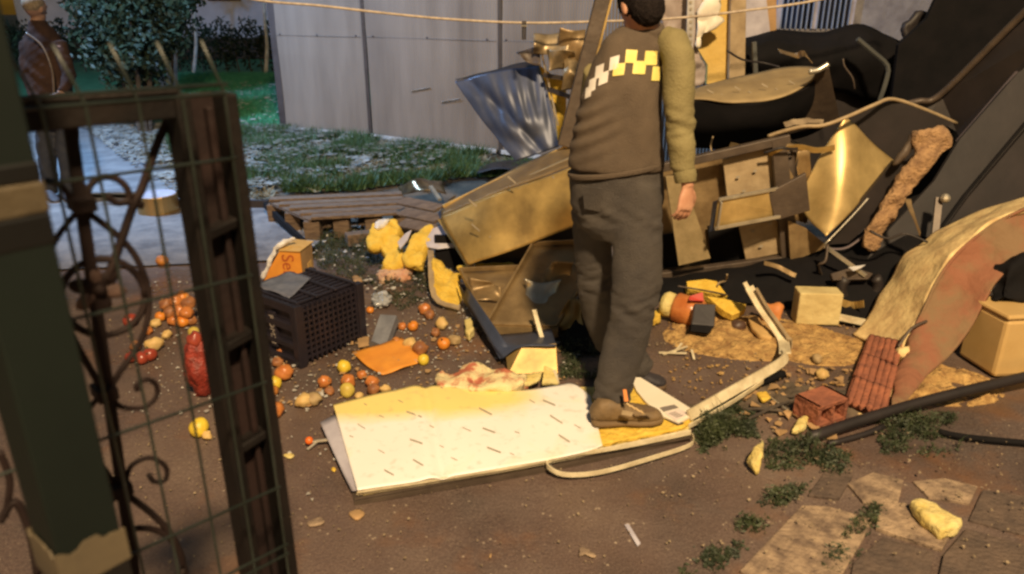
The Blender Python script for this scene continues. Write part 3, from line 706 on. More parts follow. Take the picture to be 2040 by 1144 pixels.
# tow hitch and rods on the ground side
hitch = M(); c = P(1712, 572, 4.0); pts = [c + Vector((0.105 * cos(a), 0, 0.095 * sin(a))) for a in [radians(k) for k in range(-215, 50, 15)]]
hitch.tube(pts, 0.032, 8).build('tow_hook', m_dkpan, tr, smooth=True)
M().slab([P(1655, 545, 4.02), P(1700, 532, 4.02), P(1740, 545, 4.02), P(1730, 556, 3.98), P(1660, 558, 3.98)], 0.03).build('hitch_plate', m_brownm, tr, bevel=0.004)
M().bar(P(1643, 490, 4.15), P(1725, 550, 3.98), 0.018, 0.018).build('rod', m_alu, tr)
M().patch([[P(1690, 533, 3.97), P(1724, 528, 3.97)], [P(1700, 540, 3.93), P(1715, 534, 3.95)]], 3, 3).build('torn_tag', m_plastw, tr, solid=0.003)
random.seed(21)
for k, (x, y, Y) in enumerate(((1500, 120, 5.7), (1590, 110, 5.7), (1690, 150, 5.6), (1730, 230, 5.3), (1420, 300, 5.0), (1480, 290, 5.0), (1560, 300, 4.5), (1600, 300, 4.5), (1640, 520, 4.2), (1560, 540, 4.2), (1440, 560, 4.2), (1680, 600, 3.95), (1790, 470, 4.1), (1820, 430, 4.1), (1400, 575, 4.1), (1850, 300, 4.5))):
    a = random.uniform(0, pi); L_ = random.uniform(30, 75); c_ = [(x + cos(a) * L_ * t + random.uniform(-8, 8), y + sin(a) * L_ * t * .6 + random.uniform(-8, 8)) for t in (-1, -.3, .3, 1)]
    pts = smoothpath([P(u, v, Y - .08 + random.uniform(-.06, .06)) for u, v in c_], 4)
    if k % 2: M().strip(pts, random.uniform(.02, .05), .003, (random.uniform(-1, 1), random.uniform(-1, 1), 1)).build('torn_strip', (m_brownm, m_tray, m_dkpan, m_steelw)[k % 4], tr)
    else: M().tube(pts, random.uniform(.004, .009), 6).build('cable', (m_dkpan, m_board, m_brownm)[k % 3], tr, smooth=True)
# ---- corner post and the sheets left of the man
M().bar(P(1212, -40, 4.75), P(1126, 292, 4.72), 0.10, 0.06, (1, 0, 0)).build('corner_post', m_brownm, tr, bevel=0.006)
M().bar(P(1228, -40, 4.70), P(1142, 292, 4.68), 0.012, 0.02, (1, 0, 0)).build('post_trim', m_steelw, tr)
# big left box
P1 = P(880, 432, 4.75); P2 = P(1175, 318, 4.35); P3 = P(1175, 440, 4.25); P4 = P(933, 530, 4.45)
M().patch([[P1, P(960, 398, 4.60), P(1060, 362, 4.47), P2], [P(905, 480, 4.58), P(985, 448, 4.46), P(1080, 410, 4.36), P(1175, 380, 4.27)], [P4, P(1010, 504, 4.36), P(1090, 472, 4.30), P3]], 36, 20, 0.035, 2.6, 2).build('box_side', m_steelw, tr, smooth=True, solid=0.006)
M().patch([[P(878, 420, 4.85), P(960, 370, 4.85), P(1060, 318, 4.8), P(1140, 290, 4.75)], [P(880, 431, 4.76), P(960, 396, 4.62), P(1060, 360, 4.49), P(1160, 322, 4.39)]], 20, 6, 0.01, 5).build('box_top', m_tray, tr, smooth=True, solid=0.006)
M().bar(P(884, 413, 4.86), P(1142, 288, 4.74), 0.02, 0.035, (0, 1, 0)).build('box_rail', m_steel, tr, bevel=0.003)
M().bar(P(884, 425, 4.78), P(1142, 312, 4.5), 0.012, 0.012, (0, 1, 0)).build('box_rail', m_alu, tr, bevel=0.003)
M().slab([P(872, 438, 4.8), P(884, 436, 4.76), P(942, 528, 4.44), P(930, 532, 4.46)], 0.03).build('box_edge', m_steelw, tr)
M().slab([P(872, 424, 4.9), P(900, 400, 4.88), P(912, 398, 4.86), P(890, 430, 4.8), P(876, 436, 4.78)], 0.012).build('torn_corner', m_steelb, tr)
for (x, y) in ((934, 396), (1012, 350), (940, 445), (976, 470), (1060, 405), (1100, 350)):
    M().slab([P(x, y, 4.42), P(x + 16, y + 14, 4.40), P(x + 15, y + 17, 4.40), P(x - 1, y + 3, 4.42)], 0.002).build('scratch', m_slot, tr)
M().slab(PP([(930, 530), (1060, 480), (1175, 440), (1175, 500), (1060, 540), (940, 545)], 4.62), 0.03).build('gap_shade_panel', m_dkpan, tr)  # dark panel stands in for the shade in the gap below
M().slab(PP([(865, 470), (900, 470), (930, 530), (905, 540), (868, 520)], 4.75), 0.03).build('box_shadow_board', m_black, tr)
# trays beneath it
def tray(TL, TR, BR, BL, name, m, lip=0.035, lipm=None):
    c = (TL + TR + BR + BL) / 4; n = (TR - TL).cross(BL - TL).normalized(); n = n if n.dot(C0 - c) > 0 else -n
    M().patch([[TL, (TL + TR) / 2, TR], [(TL + BL) / 2, c, (TR + BR) / 2], [BL, (BL + BR) / 2, BR]], 14, 14, 0.012, 4, c.x).build(name, m, tr, smooth=True, solid=0.005)
    for a, b in ((TL, TR), (TR, BR), (BR, BL), (BL, TL)):
        M().bar(a + n * lip / 2, b + n * lip / 2, 0.012, lip, (b - a).cross(n)).build('tray_rim', lipm or m, tr, bevel=0.002)
tray(P(1062, 490, 4.35), P(1215, 482, 4.3), G(1108, 656, .06), G(970, 652, .06), 'metal_tray', m_tray, 0.03)
tray(P(916, 542, 4.30), P(1040, 536, 4.45), P(1020, 640, 3.95), G(975, 662, .05), 'metal_tray', m_tray, 0.03)
M().patch([[P(912, 560, 4.2), G(968, 655, .10)], [G(925, 602, .06), G(982, 675, .08)], [G(945, 632, .01), G(1006, 724, .02)]], 6, 8).build('bent_side_sheet', m_dkpan, tr, smooth=True, solid=0.006)
M().patch([[P(930, 572, 4.05), G(978, 640, .14), G(1012, 690, .10)], [P(924, 592, 4.0), G(962, 655, .10), G(996, 716, .05)]], 8, 4).build('sheet_fold', m_steelb, tr, smooth=True, solid=0.004)
M().patch([[G(968, 672, .05), G(1020, 666, .06), G(1098, 656, .07)], [G(984, 690, .08), G(1040, 682, .10), G(1105, 678, .11)], [G(1002, 716, .05), G(1042, 692, .13), G(1108, 690, .13)]], 14, 6, 0.01, 5).build('bent_blue_sheet', m_steelb, tr, smooth=True, solid=0.004)
M().slab([G(1008, 712, .06), G(1040, 690, .13), G(1108, 684, .13), G(1112, 745, .02), G(1012, 745, .02)], 0.02).build('bent_yellow_sheet', m_steelw, tr, bevel=0.003)
M().bar(G(985, 658, .05), G(1112, 662, .05), 0.03, 0.05, (0, 1, 0)).build('tray_support', m_tray, tr)
M().slab(PP([(1112, 655), (1200, 520), (1230, 520), (1200, 700), (1120, 700)], [3.75, 4.2, 4.2, 3.45, 3.45]), 0.02).build('dark_slab', m_black, tr)  # black slab behind the man's legs
for k, (x, y, w, h, Y) in enumerate(((1040, 560, 70, 50, 3.95), (1090, 520, 50, 70, 4.05), (1120, 600, 40, 60, 3.75), (940, 560, 60, 40, 4.1))):
    r = [[P(x + w * a + random.uniform(-9, 9), y + h * b + random.uniform(-9, 9), Y - .1 * b + random.uniform(-.05, .05)) for a in (0, .5, 1)] for b in (0, .5, 1)]
    M().patch(r, 12, 12, 0.02, 7, k * 2.7).build('crumpled_sheet', (m_alu, m_tray, m_steelw, m_tray)[k], tr, smooth=True, solid=0.003)
# yellow insulation still fixed to the trailer
chunk(PP([(862, 500), (876, 520), (905, 545), (918, 545), (922, 592), (915, 612), (880, 600), (866, 590)], [4.55, 4.5, 4.45, 4.4, 4.2, 4.1, 4.12, 4.15]), 0.05, 'foam_layer', m_foam, 0.02, 14, 0.04, parent=tr)
M().patch([[P(852, 498, 4.6), P(860, 592, 4.12), P(915, 618, 4.0)], [P(864, 500, 4.58), P(870, 588, 4.15), P(916, 610, 4.05)]], 8, 2).build('foam_skin', m_board, tr, solid=0.006)
chunk(PP([(905, 532), (1030, 524), (1025, 545), (1018, 552), (1008, 538), (912, 546)], 4.55), 0.03, 'foam_layer', m_foam, 0.01, 14, 0.04, parent=tr)
# silver blue buckled door behind
DA, DB, DC, DD = P(905, 162, 5.85), P(1078, 132, 5.75), P(1114, 292, 5.45), P(1028, 322, 5.5)
def dent(u, v): return 0.0045 * sin((u * 7 + v * 1.2) * 2 * pi) * math.exp(-((v - .35) / .3) ** 2) * min(1, u * 5) + .03 * math.exp(-((u - .12 - v * .5) / .1) ** 2) + .02 * noise.noise(Vector((u * 4, v * 4, 1)))
M().patch([[DA, DA.lerp(DB, .5) + Vector((0, -.04, .02)), DB], [DA.lerp(DD, .5) + Vector((0, 0, -.02)), (DA + DB + DC + DD) / 4 + Vector((0, -.07, 0)), DB.lerp(DC, .5)], [DD, DD.lerp(DC, .5), DC]], 70, 50, fn=dent).build('buckled_door', m_steelb, tr, smooth=True, solid=0.006)
M().patch([PP([(912, 158), (980, 140), (1070, 122)], 5.95), PP([(908, 162), (985, 150), (1078, 133)], 5.85)], 16, 3, 0.02, 6).build('door_edge', m_dkpan, tr, smooth=True, solid=0.006)
M().slab(PP([(1074, 130), (1100, 150), (1128, 155), (1128, 240), (1112, 290), (1108, 240), (1092, 185)], 5.7), 0.05).build('foam_core', m_foam, tr)
M().bar(P(1073, 80, 5.62), P(1112, 250, 5.6), 0.012, 0.04, (1, 0, 0)).build('door_trim', m_alu, tr)
for a, b in (((1082, 150), (1150, 160)), ((1092, 178), (1140, 195))): M().bar(P(*a, 5.58), P(*b, 5.5), 0.02, 0.03).build('door_bar', m_dkpan, tr)
random.seed(5)
m_foil = mat('foil', (0.48, 0.37, 0.22), (0.24, 0.18, 0.10), 10, 0.42, metal=0.55)
for k, (x, y, w, h) in enumerate(((1062, 66, 70, 40), (1112, 58, 52, 70), (1092, 98, 50, 40), (1122, 118, 34, 62))):
    Y = 5.52 - .03 * k; j_ = lambda: random.uniform(-4, 4)
    r = [[P(x + w * a + j_(), y + h * b + j_(), Y + random.uniform(-.07, .07)) for a in (0, .5, 1)] for b in (0, .5, 1)]
    M().patch(r, 14, 14, 0.022, 9, k * 1.7).build('crumpled_foil', (m_foil, m_tray, m_foil, m_alu)[k % 4] if k != 3 else m_foil, tr, smooth=True, solid=0.002)
M().patch([PP([(1028, 108), (1060, 96), (1075, 100)], 5.6), PP([(1040, 112), (1062, 130), (1076, 134)], 5.55)], 8, 6, 0.05, 7).build('crumpled_foil', m_brownm, tr, smooth=True, solid=0.003)
# torn upright wall right of the man's head
M().slab(PP([(1385, -60), (1462, -60), (1462, 162), (1408, 168), (1410, 130), (1385, 90), (1372, 60)], 6.0), 0.06).build('foam_core', mat('foam_wall', (0.66, 0.46, 0.14), (0.60, 0.40, 0.10), 6, 0.9, bump=0.5), tr)
M().slab(PP([(1458, -60), (1488, -60), (1484, 162), (1452, 166)], 5.9), 0.06).build('wall_post', m_board, tr, bevel=0.004)
chunk(PP([(1316, -60), (1400, -60), (1398, 20), (1425, 45), (1400, 62), (1388, 95), (1410, 135), (1405, 170), (1316, 175)], 5.85), 0.02, 'torn_skin', mat('torn_skin', (0.42, 0.36, 0.34), (0.26, 0.2, 0.17), 4, 0.5), 0.05, 5, 0.06, parent=tr)
chunk(PP([(1395, 10), (1445, -10), (1430, 30), (1448, 42), (1402, 70), (1392, 100), (1382, 60)], 5.8), 0.02, 'torn_skin', m_white, 0.05, 8, 0.05, parent=tr)
M().bar(P(1378, -60, 5.7), P(1373, 100, 5.7), 0.05, 0.02, (1, 0, 0)).build('slotted_rail', m_pale, tr)
for i in range(8): M().box(P(1376, -8 + i * 13, 5.685), (0.018, 0.006, 0.018)).build('rail_hole', m_slot, tr)
M().slab(PP([(1484, -60), (1520, -60), (1535, 70), (1484, 82)], 6.3), 0.02).build('hanging_sheet', m_lilac, tr)
M().slab(PP([(1515, -60), (1548, -60), (1546, 70), (1530, 68)], 6.35), 0.02).build('hanging_sheet', m_card, tr)
chunk(PP([(1800, 60), (1830, 22), (1855, 30), (1850, 80), (1820, 100)], 6.0), 0.04, 'tarpaulin_fold', m_dkpan, 0.06, 8, 0.05, parent=tr)

# ================================================================== rope with a peg
rp = smoothpath([P(300, -60, 5.3), P(490, -4, 5.3), P(640, 12, 5.3), P(780, 28, 5.3), P(900, 39, 5.3), P(1050, 46, 5.3), P(1200, 43, 5.3), P(1340, 37, 5.3), P(1480, 22, 5.3), P(1640, -2, 5.3), P(1850, -60, 5.3)], 6)
M().tube(rp, 0.0085, 7).build('rope', m_rope, smooth=True, top=('pale slack washing line stretched across the top of the view', 'rope'))
pg = thing('clothes_peg', 'small dark clothes peg hanging on the washing line', 'peg', P(1044, 78, 5.28))
for dx in (-.008, .008): M().box(P(1044, 61, 5.285) + Vector((dx, 0, 0)), (0.012, 0.02, 0.12), 0.1).build('jaw', m_dkpan, pg, bevel=0.002)
M().tube([P(1044, 52, 5.27) + Vector((-.02, 0, 0)), P(1044, 52, 5.27) + Vector((.02, 0, 0))], 0.006, 6).build('spring', m_alu, pg)

# ================================================================== white sandwich panel on the ground
wpn = thing('sandwich_panel', 'torn white insulated wall panel lying flat under the man\'s boot', 'panel', G(1000, 880))
ZT = 0.062
def slabz(px, z0, z1): 
    pts = [G(x, y, z1) for x, y in px]; return M().slab(pts, z1 - z0, (0, 0, 1))
slabz([(672, 812), (770, 786), (880, 774), (1040, 781), (1140, 770), (1240, 772), (1268, 758), (1300, 778), (1384, 832), (1372, 853), (1200, 886), (1040, 922), (880, 950), (722, 976)], 0.018, 0.052).build('foam_core', m_foam2, wpn, bevel=0.003)
chunk([G(x, y, 0.062) for x, y in [(1160, 795), (1240, 770), (1268, 758), (1310, 790), (1378, 838), (1366, 850), (1290, 866), (1198, 884), (1170, 840)]], 0.02, 'torn_foam', m_foam, 0.006, 22, 0.02, parent=wpn)
far_ = [(664, 806), (700, 797), (770, 781), (830, 770), (882, 769), (960, 779), (1040, 777), (1110, 768), (1142, 765), (1176, 790)]
near_ = [(712, 978), (760, 970), (830, 960), (890, 950), (950, 940), (1020, 928), (1090, 916), (1150, 904), (1180, 896), (1200, 888)]
zf = [0.066, 0.066, 0.075, 0.09, 0.09, 0.07, 0.072, 0.066, 0.064, 0.064]
rows = []
for v in (0, .33, .66, 1):
    r = []
    for (a, b, z) in zip(far_, near_, zf):
        x = a[0] + (b[0] - a[0]) * v; y = a[1] + (b[1] - a[1]) * v; zz = z * (1 - v) + 0.064 * v
        r.append(G(x, y, zz))
    rows.append(r)
skin_mat = bpy.data.materials.new('stained_white_skin'); skin_mat.use_nodes = True
nt = skin_mat.node_tree; N = nt.nodes; L = nt.links; b = N['Principled BSDF']; b.inputs['Roughness'].default_value = 0.5
tc = N.new('ShaderNodeTexCoord'); nz = N.new('ShaderNodeTexNoise'); nz.inputs['Scale'].default_value = 3.5; nz.inputs['Detail'].default_value = 5; nz.inputs['Distortion'].default_value = 0.6
L.new(tc.outputs['Object'], nz.inputs['Vector'])
sp = N.new('ShaderNodeSeparateXYZ'); L.new(tc.outputs['Object'], sp.inputs[0])
# residue of yellow glue on the far left part: by the object's own coordinates
m1 = N.new('ShaderNodeMapRange'); m1.inputs[1].default_value = 0.20; m1.inputs[2].default_value = -0.15; L.new(sp.outputs['X'], m1.inputs[0])
m2 = N.new('ShaderNodeMapRange'); m2.inputs[1].default_value = 0.02; m2.inputs[2].default_value = 0.26; L.new(sp.outputs['Y'], m2.inputs[0])
mu = N.new('ShaderNodeMath'); mu.operation = 'MULTIPLY'; L.new(m1.outputs[0], mu.inputs[0]); L.new(m2.outputs[0], mu.inputs[1])
ad = N.new('ShaderNodeMath'); ad.operation = 'ADD'; L.new(mu.outputs[0], ad.inputs[0]); L.new(nz.outputs['Fac'], ad.inputs[1])
rr = N.new('ShaderNodeValToRGB'); e = rr.color_ramp.elements; e[0].position = 0.55; e[0].color = (0.80, 0.78, 0.74, 1); e[1].position = 1.12; e[1].color = (0.80, 0.64, 0.22, 1)
e[1].position = 1.0; L.new(ad.outputs[0], rr.inputs[0])
n5 = N.new('ShaderNodeTexNoise'); n5.inputs['Scale'].default_value = 26; n5.inputs['Detail'].default_value = 6; L.new(tc.outputs['Object'], n5.inputs['Vector'])
r5 = N.new('ShaderNodeValToRGB'); r5.color_ramp.elements[0].position = 0.57; r5.color_ramp.elements[1].position = 0.72
r5.color_ramp.elements[0].color = (0, 0, 0, 1); r5.color_ramp.elements[1].color = (.3, .3, .3, 1); L.new(n5.outputs['Fac'], r5.inputs[0])
mx = N.new('ShaderNodeMix'); mx.data_type = 'RGBA'; L.new(r5.outputs[0], mx.inputs[0]); L.new(rr.outputs[0], mx.inputs[6]); mx.inputs[7].default_value = (0.35, 0.29, 0.19, 1)
L.new(mx.outputs[2], b.inputs['Base Color'])
def crease(u, v): 
    d = (u - 0.37 + 0.05 * v); return 0.010 * math.exp(-(d / 0.02) ** 2) - 0.006 * math.exp(-((d + .05) / 0.03) ** 2)
sk = M().patch(rows, 90, 40, 0.004, 5, 1, fn=crease).build('white_skin', skin_mat, wpn, smooth=True, solid=0.004)
sb = BVHTree.FromObject(sk, bpy.context.evaluated_depsgraph_get())
def onskin(x, y, lift=0.0015):
    d = ray(x, y).normalized(); w = wpos(sk); h = sb.ray_cast(C0 - w, d)
    return (h[0] + w + Vector((0, 0, lift))) if h[0] is not None else G(x, y, 0.07)
dash = [(825, 826, 30), (829, 880, 28), (833, 922, 28), (775, 942, 20), (967, 820, 28), (974, 858, 28), (984, 897, 28), (1094, 803, 28), (1108, 836, 28), (1124, 874, 28), (880, 773, 6),
        (728, 806, 8), (760, 830, 12), (798, 800, 10), (720, 850, 18), (880, 890, 10), (1030, 862, 12), (1060, 800, 12), (930, 856, 18), (1150, 850, 14), (860, 850, 10), (905, 915, 14), (1020, 905, 10), (760, 900, 14), (700, 870, 8)]
for (x, y, l) in dash:
    a = math.atan2(0.48, 1) + random.uniform(-.12, .12); l *= random.uniform(.8, 1.1); hx, hy = cos(a) * l / 2, sin(a) * l / 2; w = 1.5 if l > 19 else 0.8
    q = [onskin(x - hx, y - hy - w), onskin(x + hx, y + hy - w), onskin(x + hx, y + hy + w), onskin(x - hx, y - hy + w)]
    M().add(q, [(0, 1, 2, 3)]).build('slot_mark', m_slot, wpn, solid=0.0008)
# second white piece with a dark band and a small printed label
p2 = [(1256, 752), (1276, 752), (1330, 785), (1390, 822), (1352, 842), (1318, 828), (1286, 800), (1268, 778)]
slabz(p2, 0.068, 0.076).build('white_offcut', m_white, wpn)
slabz([(1314, 812), (1343, 806), (1352, 812), (1322, 820)], 0.0765, 0.078).build('dark_band', m_ink, wpn)
slabz([(1324, 822), (1353, 814), (1372, 824), (1346, 838)], 0.0765, 0.079).build('paper_label', mat('label_paper', (0.78, 0.66, 0.60), None, 5, 0.6), wpn)
for i in range(4):
    x, y = 1338 + i * 4.5, 825 + i * 2.2 - 1; slabz([(x - 6, y), (x + 8, y - 4), (x + 9.5, y - 3), (x - 4.5, y + 1.2)], 0.0792, 0.0798).build('print_line', m_ink, wpn)
M().slab([G(1318, 830, .07), G(1350, 846, .07), G(1362, 843, .07), G(1330, 826, .075)], 0.006).build('edge_strip', m_brownm, wpn)
# tray below and flange at the left
M().slab([G(x, y, 0.018) for x, y in [(668, 828), (1150, 790), (1385, 848), (1374, 872), (1090, 935), (706, 1000)]], 0.016, (0, 0, 1)).build('bottom_tray', m_brownm, wpn)
M().bar(G(706, 990, 0.022), G(1375, 868, 0.024), 0.008, 0.04, (0, 0.2, 1)).build('tray_side', m_brownm, wpn)
M().patch([[G(638, 842, 0.05), G(664, 900, 0.05), G(700, 978, 0.03)], [G(668, 826, 0.058), G(690, 890, 0.056), G(722, 978, 0.054)]], 10, 4, 0.008, 12).build('side_flange', m_lilac, wpn, smooth=True, solid=0.003)
for z, dy in ((0.056, 0), (0.040, 0.012)):
    M().strip(smoothpath([G(712, 980, z) + Vector((0, -dy, 0)), G(880, 954, z) + Vector((0, -dy, 0)), G(1090, 918, z) + Vector((0, -dy, 0)), G(1372, 858, z) + Vector((0, -dy, 0))]), 0.010, 0.004, (0, 0, 1)).build('edge_moulding', m_trim, wpn)
for i in range(3):
    o_ = i * 0.007
    lp = smoothpath([G(1376, 862 - i, .05), G(1250, 888, .055 - o_), G(1130, 908, .055 - o_), G(1092, 920, .052 - o_), G(1096, 934, .045 - o_), G(1130, 946, .035 - o_), G(1200, 940, .03 - o_), G(1300, 912, .028), G(1376, 886, .03), G(1378, 866, .046)], 5)
    M().strip(lp, 0.019, 0.004, (0, 0, 1)).build('moulding_loop', m_trim, wpn)
for x, y in ((716, 992), (1092, 932)): M().box(G(x, y, 0.012), (0.03, 0.03, 0.02), 0.3).build('clip', m_alu, wpn, bevel=0.003)

# long bent trims
M().strip(smoothpath([G(1372, 850, 0.055), G(1460, 800, 0.06), G(1520, 760, 0.07)], 4), 0.02, 0.006, (0.3, 0.2, 1)).build('loose_trim', m_trim, top=('dull narrow trim beside the thick bent white trim', 'trim'))
lt = smoothpath([G(1372, 828, 0.08), G(1460, 778, 0.09), G(1556, 722, 0.10), G(1564, 700, 0.10)], 5)
M().strip(lt, 0.045, 0.012, (-0.5, 0.2, 1)).build('bent_trim', m_trim, smooth=False, solid=0.0, top=('thick bent white metal trim running right from the white panel', 'trim'))
up_ = smoothpath([G(1564, 704, 0.10), P(1560, 680, 3.52), P(1540, 648, 3.6), P(1515, 612, 3.68), P(1492, 572, 3.74)], 5)
bt = thing('upright_trim', 'split upright white trim strip rising out of the food waste', 'trim', G(1564, 704, 0.0))
M().strip(up_, 0.055, 0.006, (1, 0.3, 0)).build('strip', m_trim, bt)
M().strip([p + Vector((0.03, -0.03, 0.006)) for p in up_[4:]], 0.03, 0.006, (0.2, 1, 0.3)).build('flange', m_board, bt)
M().strip([p + Vector((-0.02, 0.02, 0.02)) for p in up_[8:]], 0.03, 0.004, (1, 0.6, 0)).build('split_strip', m_trim, bt)
rb = [G(1560, 745, 0.03), G(1500, 768, 0.03), G(1420, 800, 0.03)]
M().tube(smoothpath(rb), [0.02] * 13, 8).build('trim_shadow', m_black, smooth=True, top=('black tube standing in for the shadow beneath the bent white trim', 'trim shadow'))  # black tube stands in for the cast shadow of the trim
# thin pale stick in front of the trays
M().strip(smoothpath([P(1064, 618, 3.62), P(1080, 675, 3.45), P(1096, 715, 3.32), G(1110, 764, 0.02)], 4), 0.022, 0.008, (1, 0.1, 0)).build('broken_batten', m_trim, top=('thin pale batten leaning on the metal trays', 'batten'))
M().slab([G(1080, 764, .05), P(1085, 728, 3.16), P(1100, 735, 3.16), G(1112, 764, .05)], 0.01).build('foam_card', m_foam2, top=('pale triangular offcut at the foot of the leaning batten', 'offcut'))
# ================================================================== LOOSE THINGS
# black plastic crate on its side
cr = thing('plastic_crate', 'black ribbed plastic crate tipped on its side among onions', 'crate', G(600, 738))
c0 = G(600, 736, 0.0); cl = G(492, 690, 0.0); crr = G(740, 666, 0.0)
ex = (cl - c0); Lx = ex.length; ex.normalize(); ey = Vector((-ex.y, ex.x, 0)); ey = ey if ey.dot(crr - c0) > 0 else -ey; Ly = (crr - c0).length; Hc = 0.33
Rc = Matrix((ex, ey, Vector((0, 0, 1)))).transposed()
def CB(x, y, z, sx, sy, sz, name='slat', m=m_crate, bev=0.004): return M().box(c0 + Rc @ Vector((x, y, z)), (sx, sy, sz), R=Rc).build(name, m, cr, bevel=bev)
Lx = 0.42; Ly = 0.44
for (x, y) in ((0.02, 0.02), (Lx - .02, 0.02), (0.02, Ly - .02), (Lx - .02, Ly - .02)): CB(x, y, Hc / 2, 0.045, 0.045, Hc, 'corner_rib')
# left face (along ex, y=0): rim, bands, recess, handle band
CB(Lx/2, 0.028, Hc/2, Lx - .04, 0.012, Hc - .02, 'side_wall')
for z, h in ((0.02, 0.04), (0.11, 0.03), (0.21, 0.04), (Hc - .02, 0.045)): CB(Lx/2, 0.010, z, Lx - .05, 0.024, h, 'rib')
CB(0.20, 0.012, 0.165, 0.05, 0.022, 0.19, 'name_bar')
# right face (along ey, x=0): lattice of bars
for i in range(12): CB(0.012, 0.05 + i * (Ly - .1) / 11, Hc/2, 0.014, 0.010, Hc - .03, 'lattice_bar', bev=0)
for i in range(9): CB(0.014, Ly/2, 0.04 + i * (Hc - .08) / 8, 0.012, Ly - .05, 0.010, 'lattice_bar', bev=0)
CB(0.034, Ly/2, Hc/2, 0.006, Ly - .05, Hc - .03, 'side_wall', bev=0)
for i in range(9): CB(0.05 + i * (Lx - .1) / 8, Ly/2, Hc - 0.008, 0.018, Ly - .05, 0.014, 'top_bar')
for i in range(4): CB(Lx/2, 0.04 + i * (Ly - .08) / 3, Hc + .002, Lx - .04, 0.02, 0.014, 'top_bar')
CB(Lx/2, Ly/2, Hc - .03, Lx - .05, Ly - .05, 0.006, 'top_wall', bev=0)
CB(Lx/2, Ly - .02, Hc/2, Lx - .04, 0.02, Hc - .02, 'side_wall'); CB(Lx - .02, Ly/2, Hc/2, 0.02, Ly - .04, Hc - .02, 'side_wall')
n = -ey; down = Vector((0, 0, -1))
R = frame3(down, n)
text_mesh('ROMZI', 0.052, mat('crate_print', (0.36, 0.31, 0.27), None, 9, 0.7), cr, c0 + Rc @ Vector((0.20, -0.001, 0.165)), R)
sh = [c0 + Rc @ Vector(p) for p in ((0.10, 0.05, Hc + .012), (0.40, 0.05, Hc + .014), (0.42, 0.30, Hc + .014), (0.24, 0.30, Hc + .013))]
M().patch([[sh[0], sh[1]], [sh[3], sh[2]]], 12, 8, 0.008, 14).build('plastic_film', mat('bluish_film', (0.16, 0.17, 0.22), (0.09, 0.095, 0.13), 10, 0.25), smooth=True, solid=0.001, top=('bluish plastic film lying on top of the black crate', 'plastic film'))

# orange printed box
bx = thing('printed_box', 'orange printed cardboard box with a torn corner behind the black crate', 'box', G(580, 566))
b0 = G(605, 570); bl = G(524, 566); br = G(648, 545)
ux = (bl - b0).normalized(); uy = Vector((-ux.y, ux.x, 0)); uy = uy if uy.y > 0 else -uy
hb_ = 0.235; wl = (bl - b0).length; wr = 0.19
Q = lambda x, y, z: b0 + ux * x + uy * y + Vector((0, 0, z))
M().slab([Q(0, 0, 0), Q(wl, 0, 0), Q(wl, 0, 0.02), Q(wl * .50, 0, hb_ * .97), Q(0, 0, hb_)], 0.006).build('front', m_orangeb, bx)
M().slab([Q(0, 0.003, 0), Q(0, wr, 0), Q(0, wr, hb_), Q(0, 0.003, hb_)], 0.006).build('side', m_card, bx)  # darker card puts the shaded side into the colour
M().slab([Q(-.006, -.012, hb_ + .006), Q(wl * .50, -.008, hb_ + .004), Q(wl * .42, wr, hb_ + .02), Q(-.006, wr + .02, hb_ + .004)], 0.006, (0, 0, 1)).build('top_flap', m_cardt, bx)  # lighter card puts the lit top into the colour
M().slab([Q(0.01, wr, 0), Q(wl * .5, wr, 0), Q(wl * .5, wr, hb_), Q(0.01, wr, hb_)], 0.006).build('back', m_card, bx)
M().slab([Q(-0.003, wr * .45, 0.03), Q(-0.003, wr * .85, 0.03), Q(-0.003, wr * .8, 0.13), Q(-0.003, wr * .5, 0.12)], 0.004).build('round_tab', m_cardt, bx)
text_mesh('Sele', 0.115, m_redink, bx, Q(wl * .33, -0.002, hb_ * .50), frame3((0, 0, -1), -uy))
chunk([Q(wl * .95, -.02, .03), Q(wl * .52, -.01, hb_ + .02), Q(wl * .3, .05, hb_ + .06), Q(wl * .18, .06, hb_ + .075), Q(wl * .1, .08, hb_ + .04), Q(wl * .45, .06, hb_ + .01), Q(wl * .9, .05, .06)], 0.03, 'plastic_bag', m_plastw, 0.02, 16, 0.03,
      top=('crumpled white plastic bag draped over the torn corner of the orange box', 'plastic bag'))

# flattened orange card and grey carton
M().patch([[G(700, 700, .01), G(745, 690, .03), G(800, 672, .03)], [G(722, 722, .015), G(770, 712, .02), G(828, 700, .02)], [G(762, 747, .01), G(800, 735, .012), G(850, 716, .01)]], 12, 10, 0.01, 9).build(
    'flattened_carton', m_orangeb, smooth=True, solid=0.004, top=('flattened orange carton lying in front of the grey carton', 'carton'))
M().slab([G(714, 692, .02), G(735, 688, .02), P(735, 670, 3.62), P(712, 672, 3.62)], 0.004).build('carton_flap', m_card, top=('small folded orange flap standing behind the flattened carton', 'carton flap'))
gc = thing('grey_carton', 'small grey blue carton standing on the flattened orange one', 'carton', G(770, 705, .02))
a, b_, c_, d_ = P(737, 685, 3.55), P(765, 697, 3.5), P(790, 628, 3.72), P(757, 626, 3.76)
M().slab([a, b_, c_, d_], 0.05).build('body', m_grey, gc, bevel=0.003)
M().slab([P(733, 690, 3.535), P(767, 703, 3.485), P(768, 694, 3.49), P(735, 681, 3.54)], 0.052).build('lid', mat('carton_lid', (0.11, 0.09, 0.08), None, 8, .6), gc)

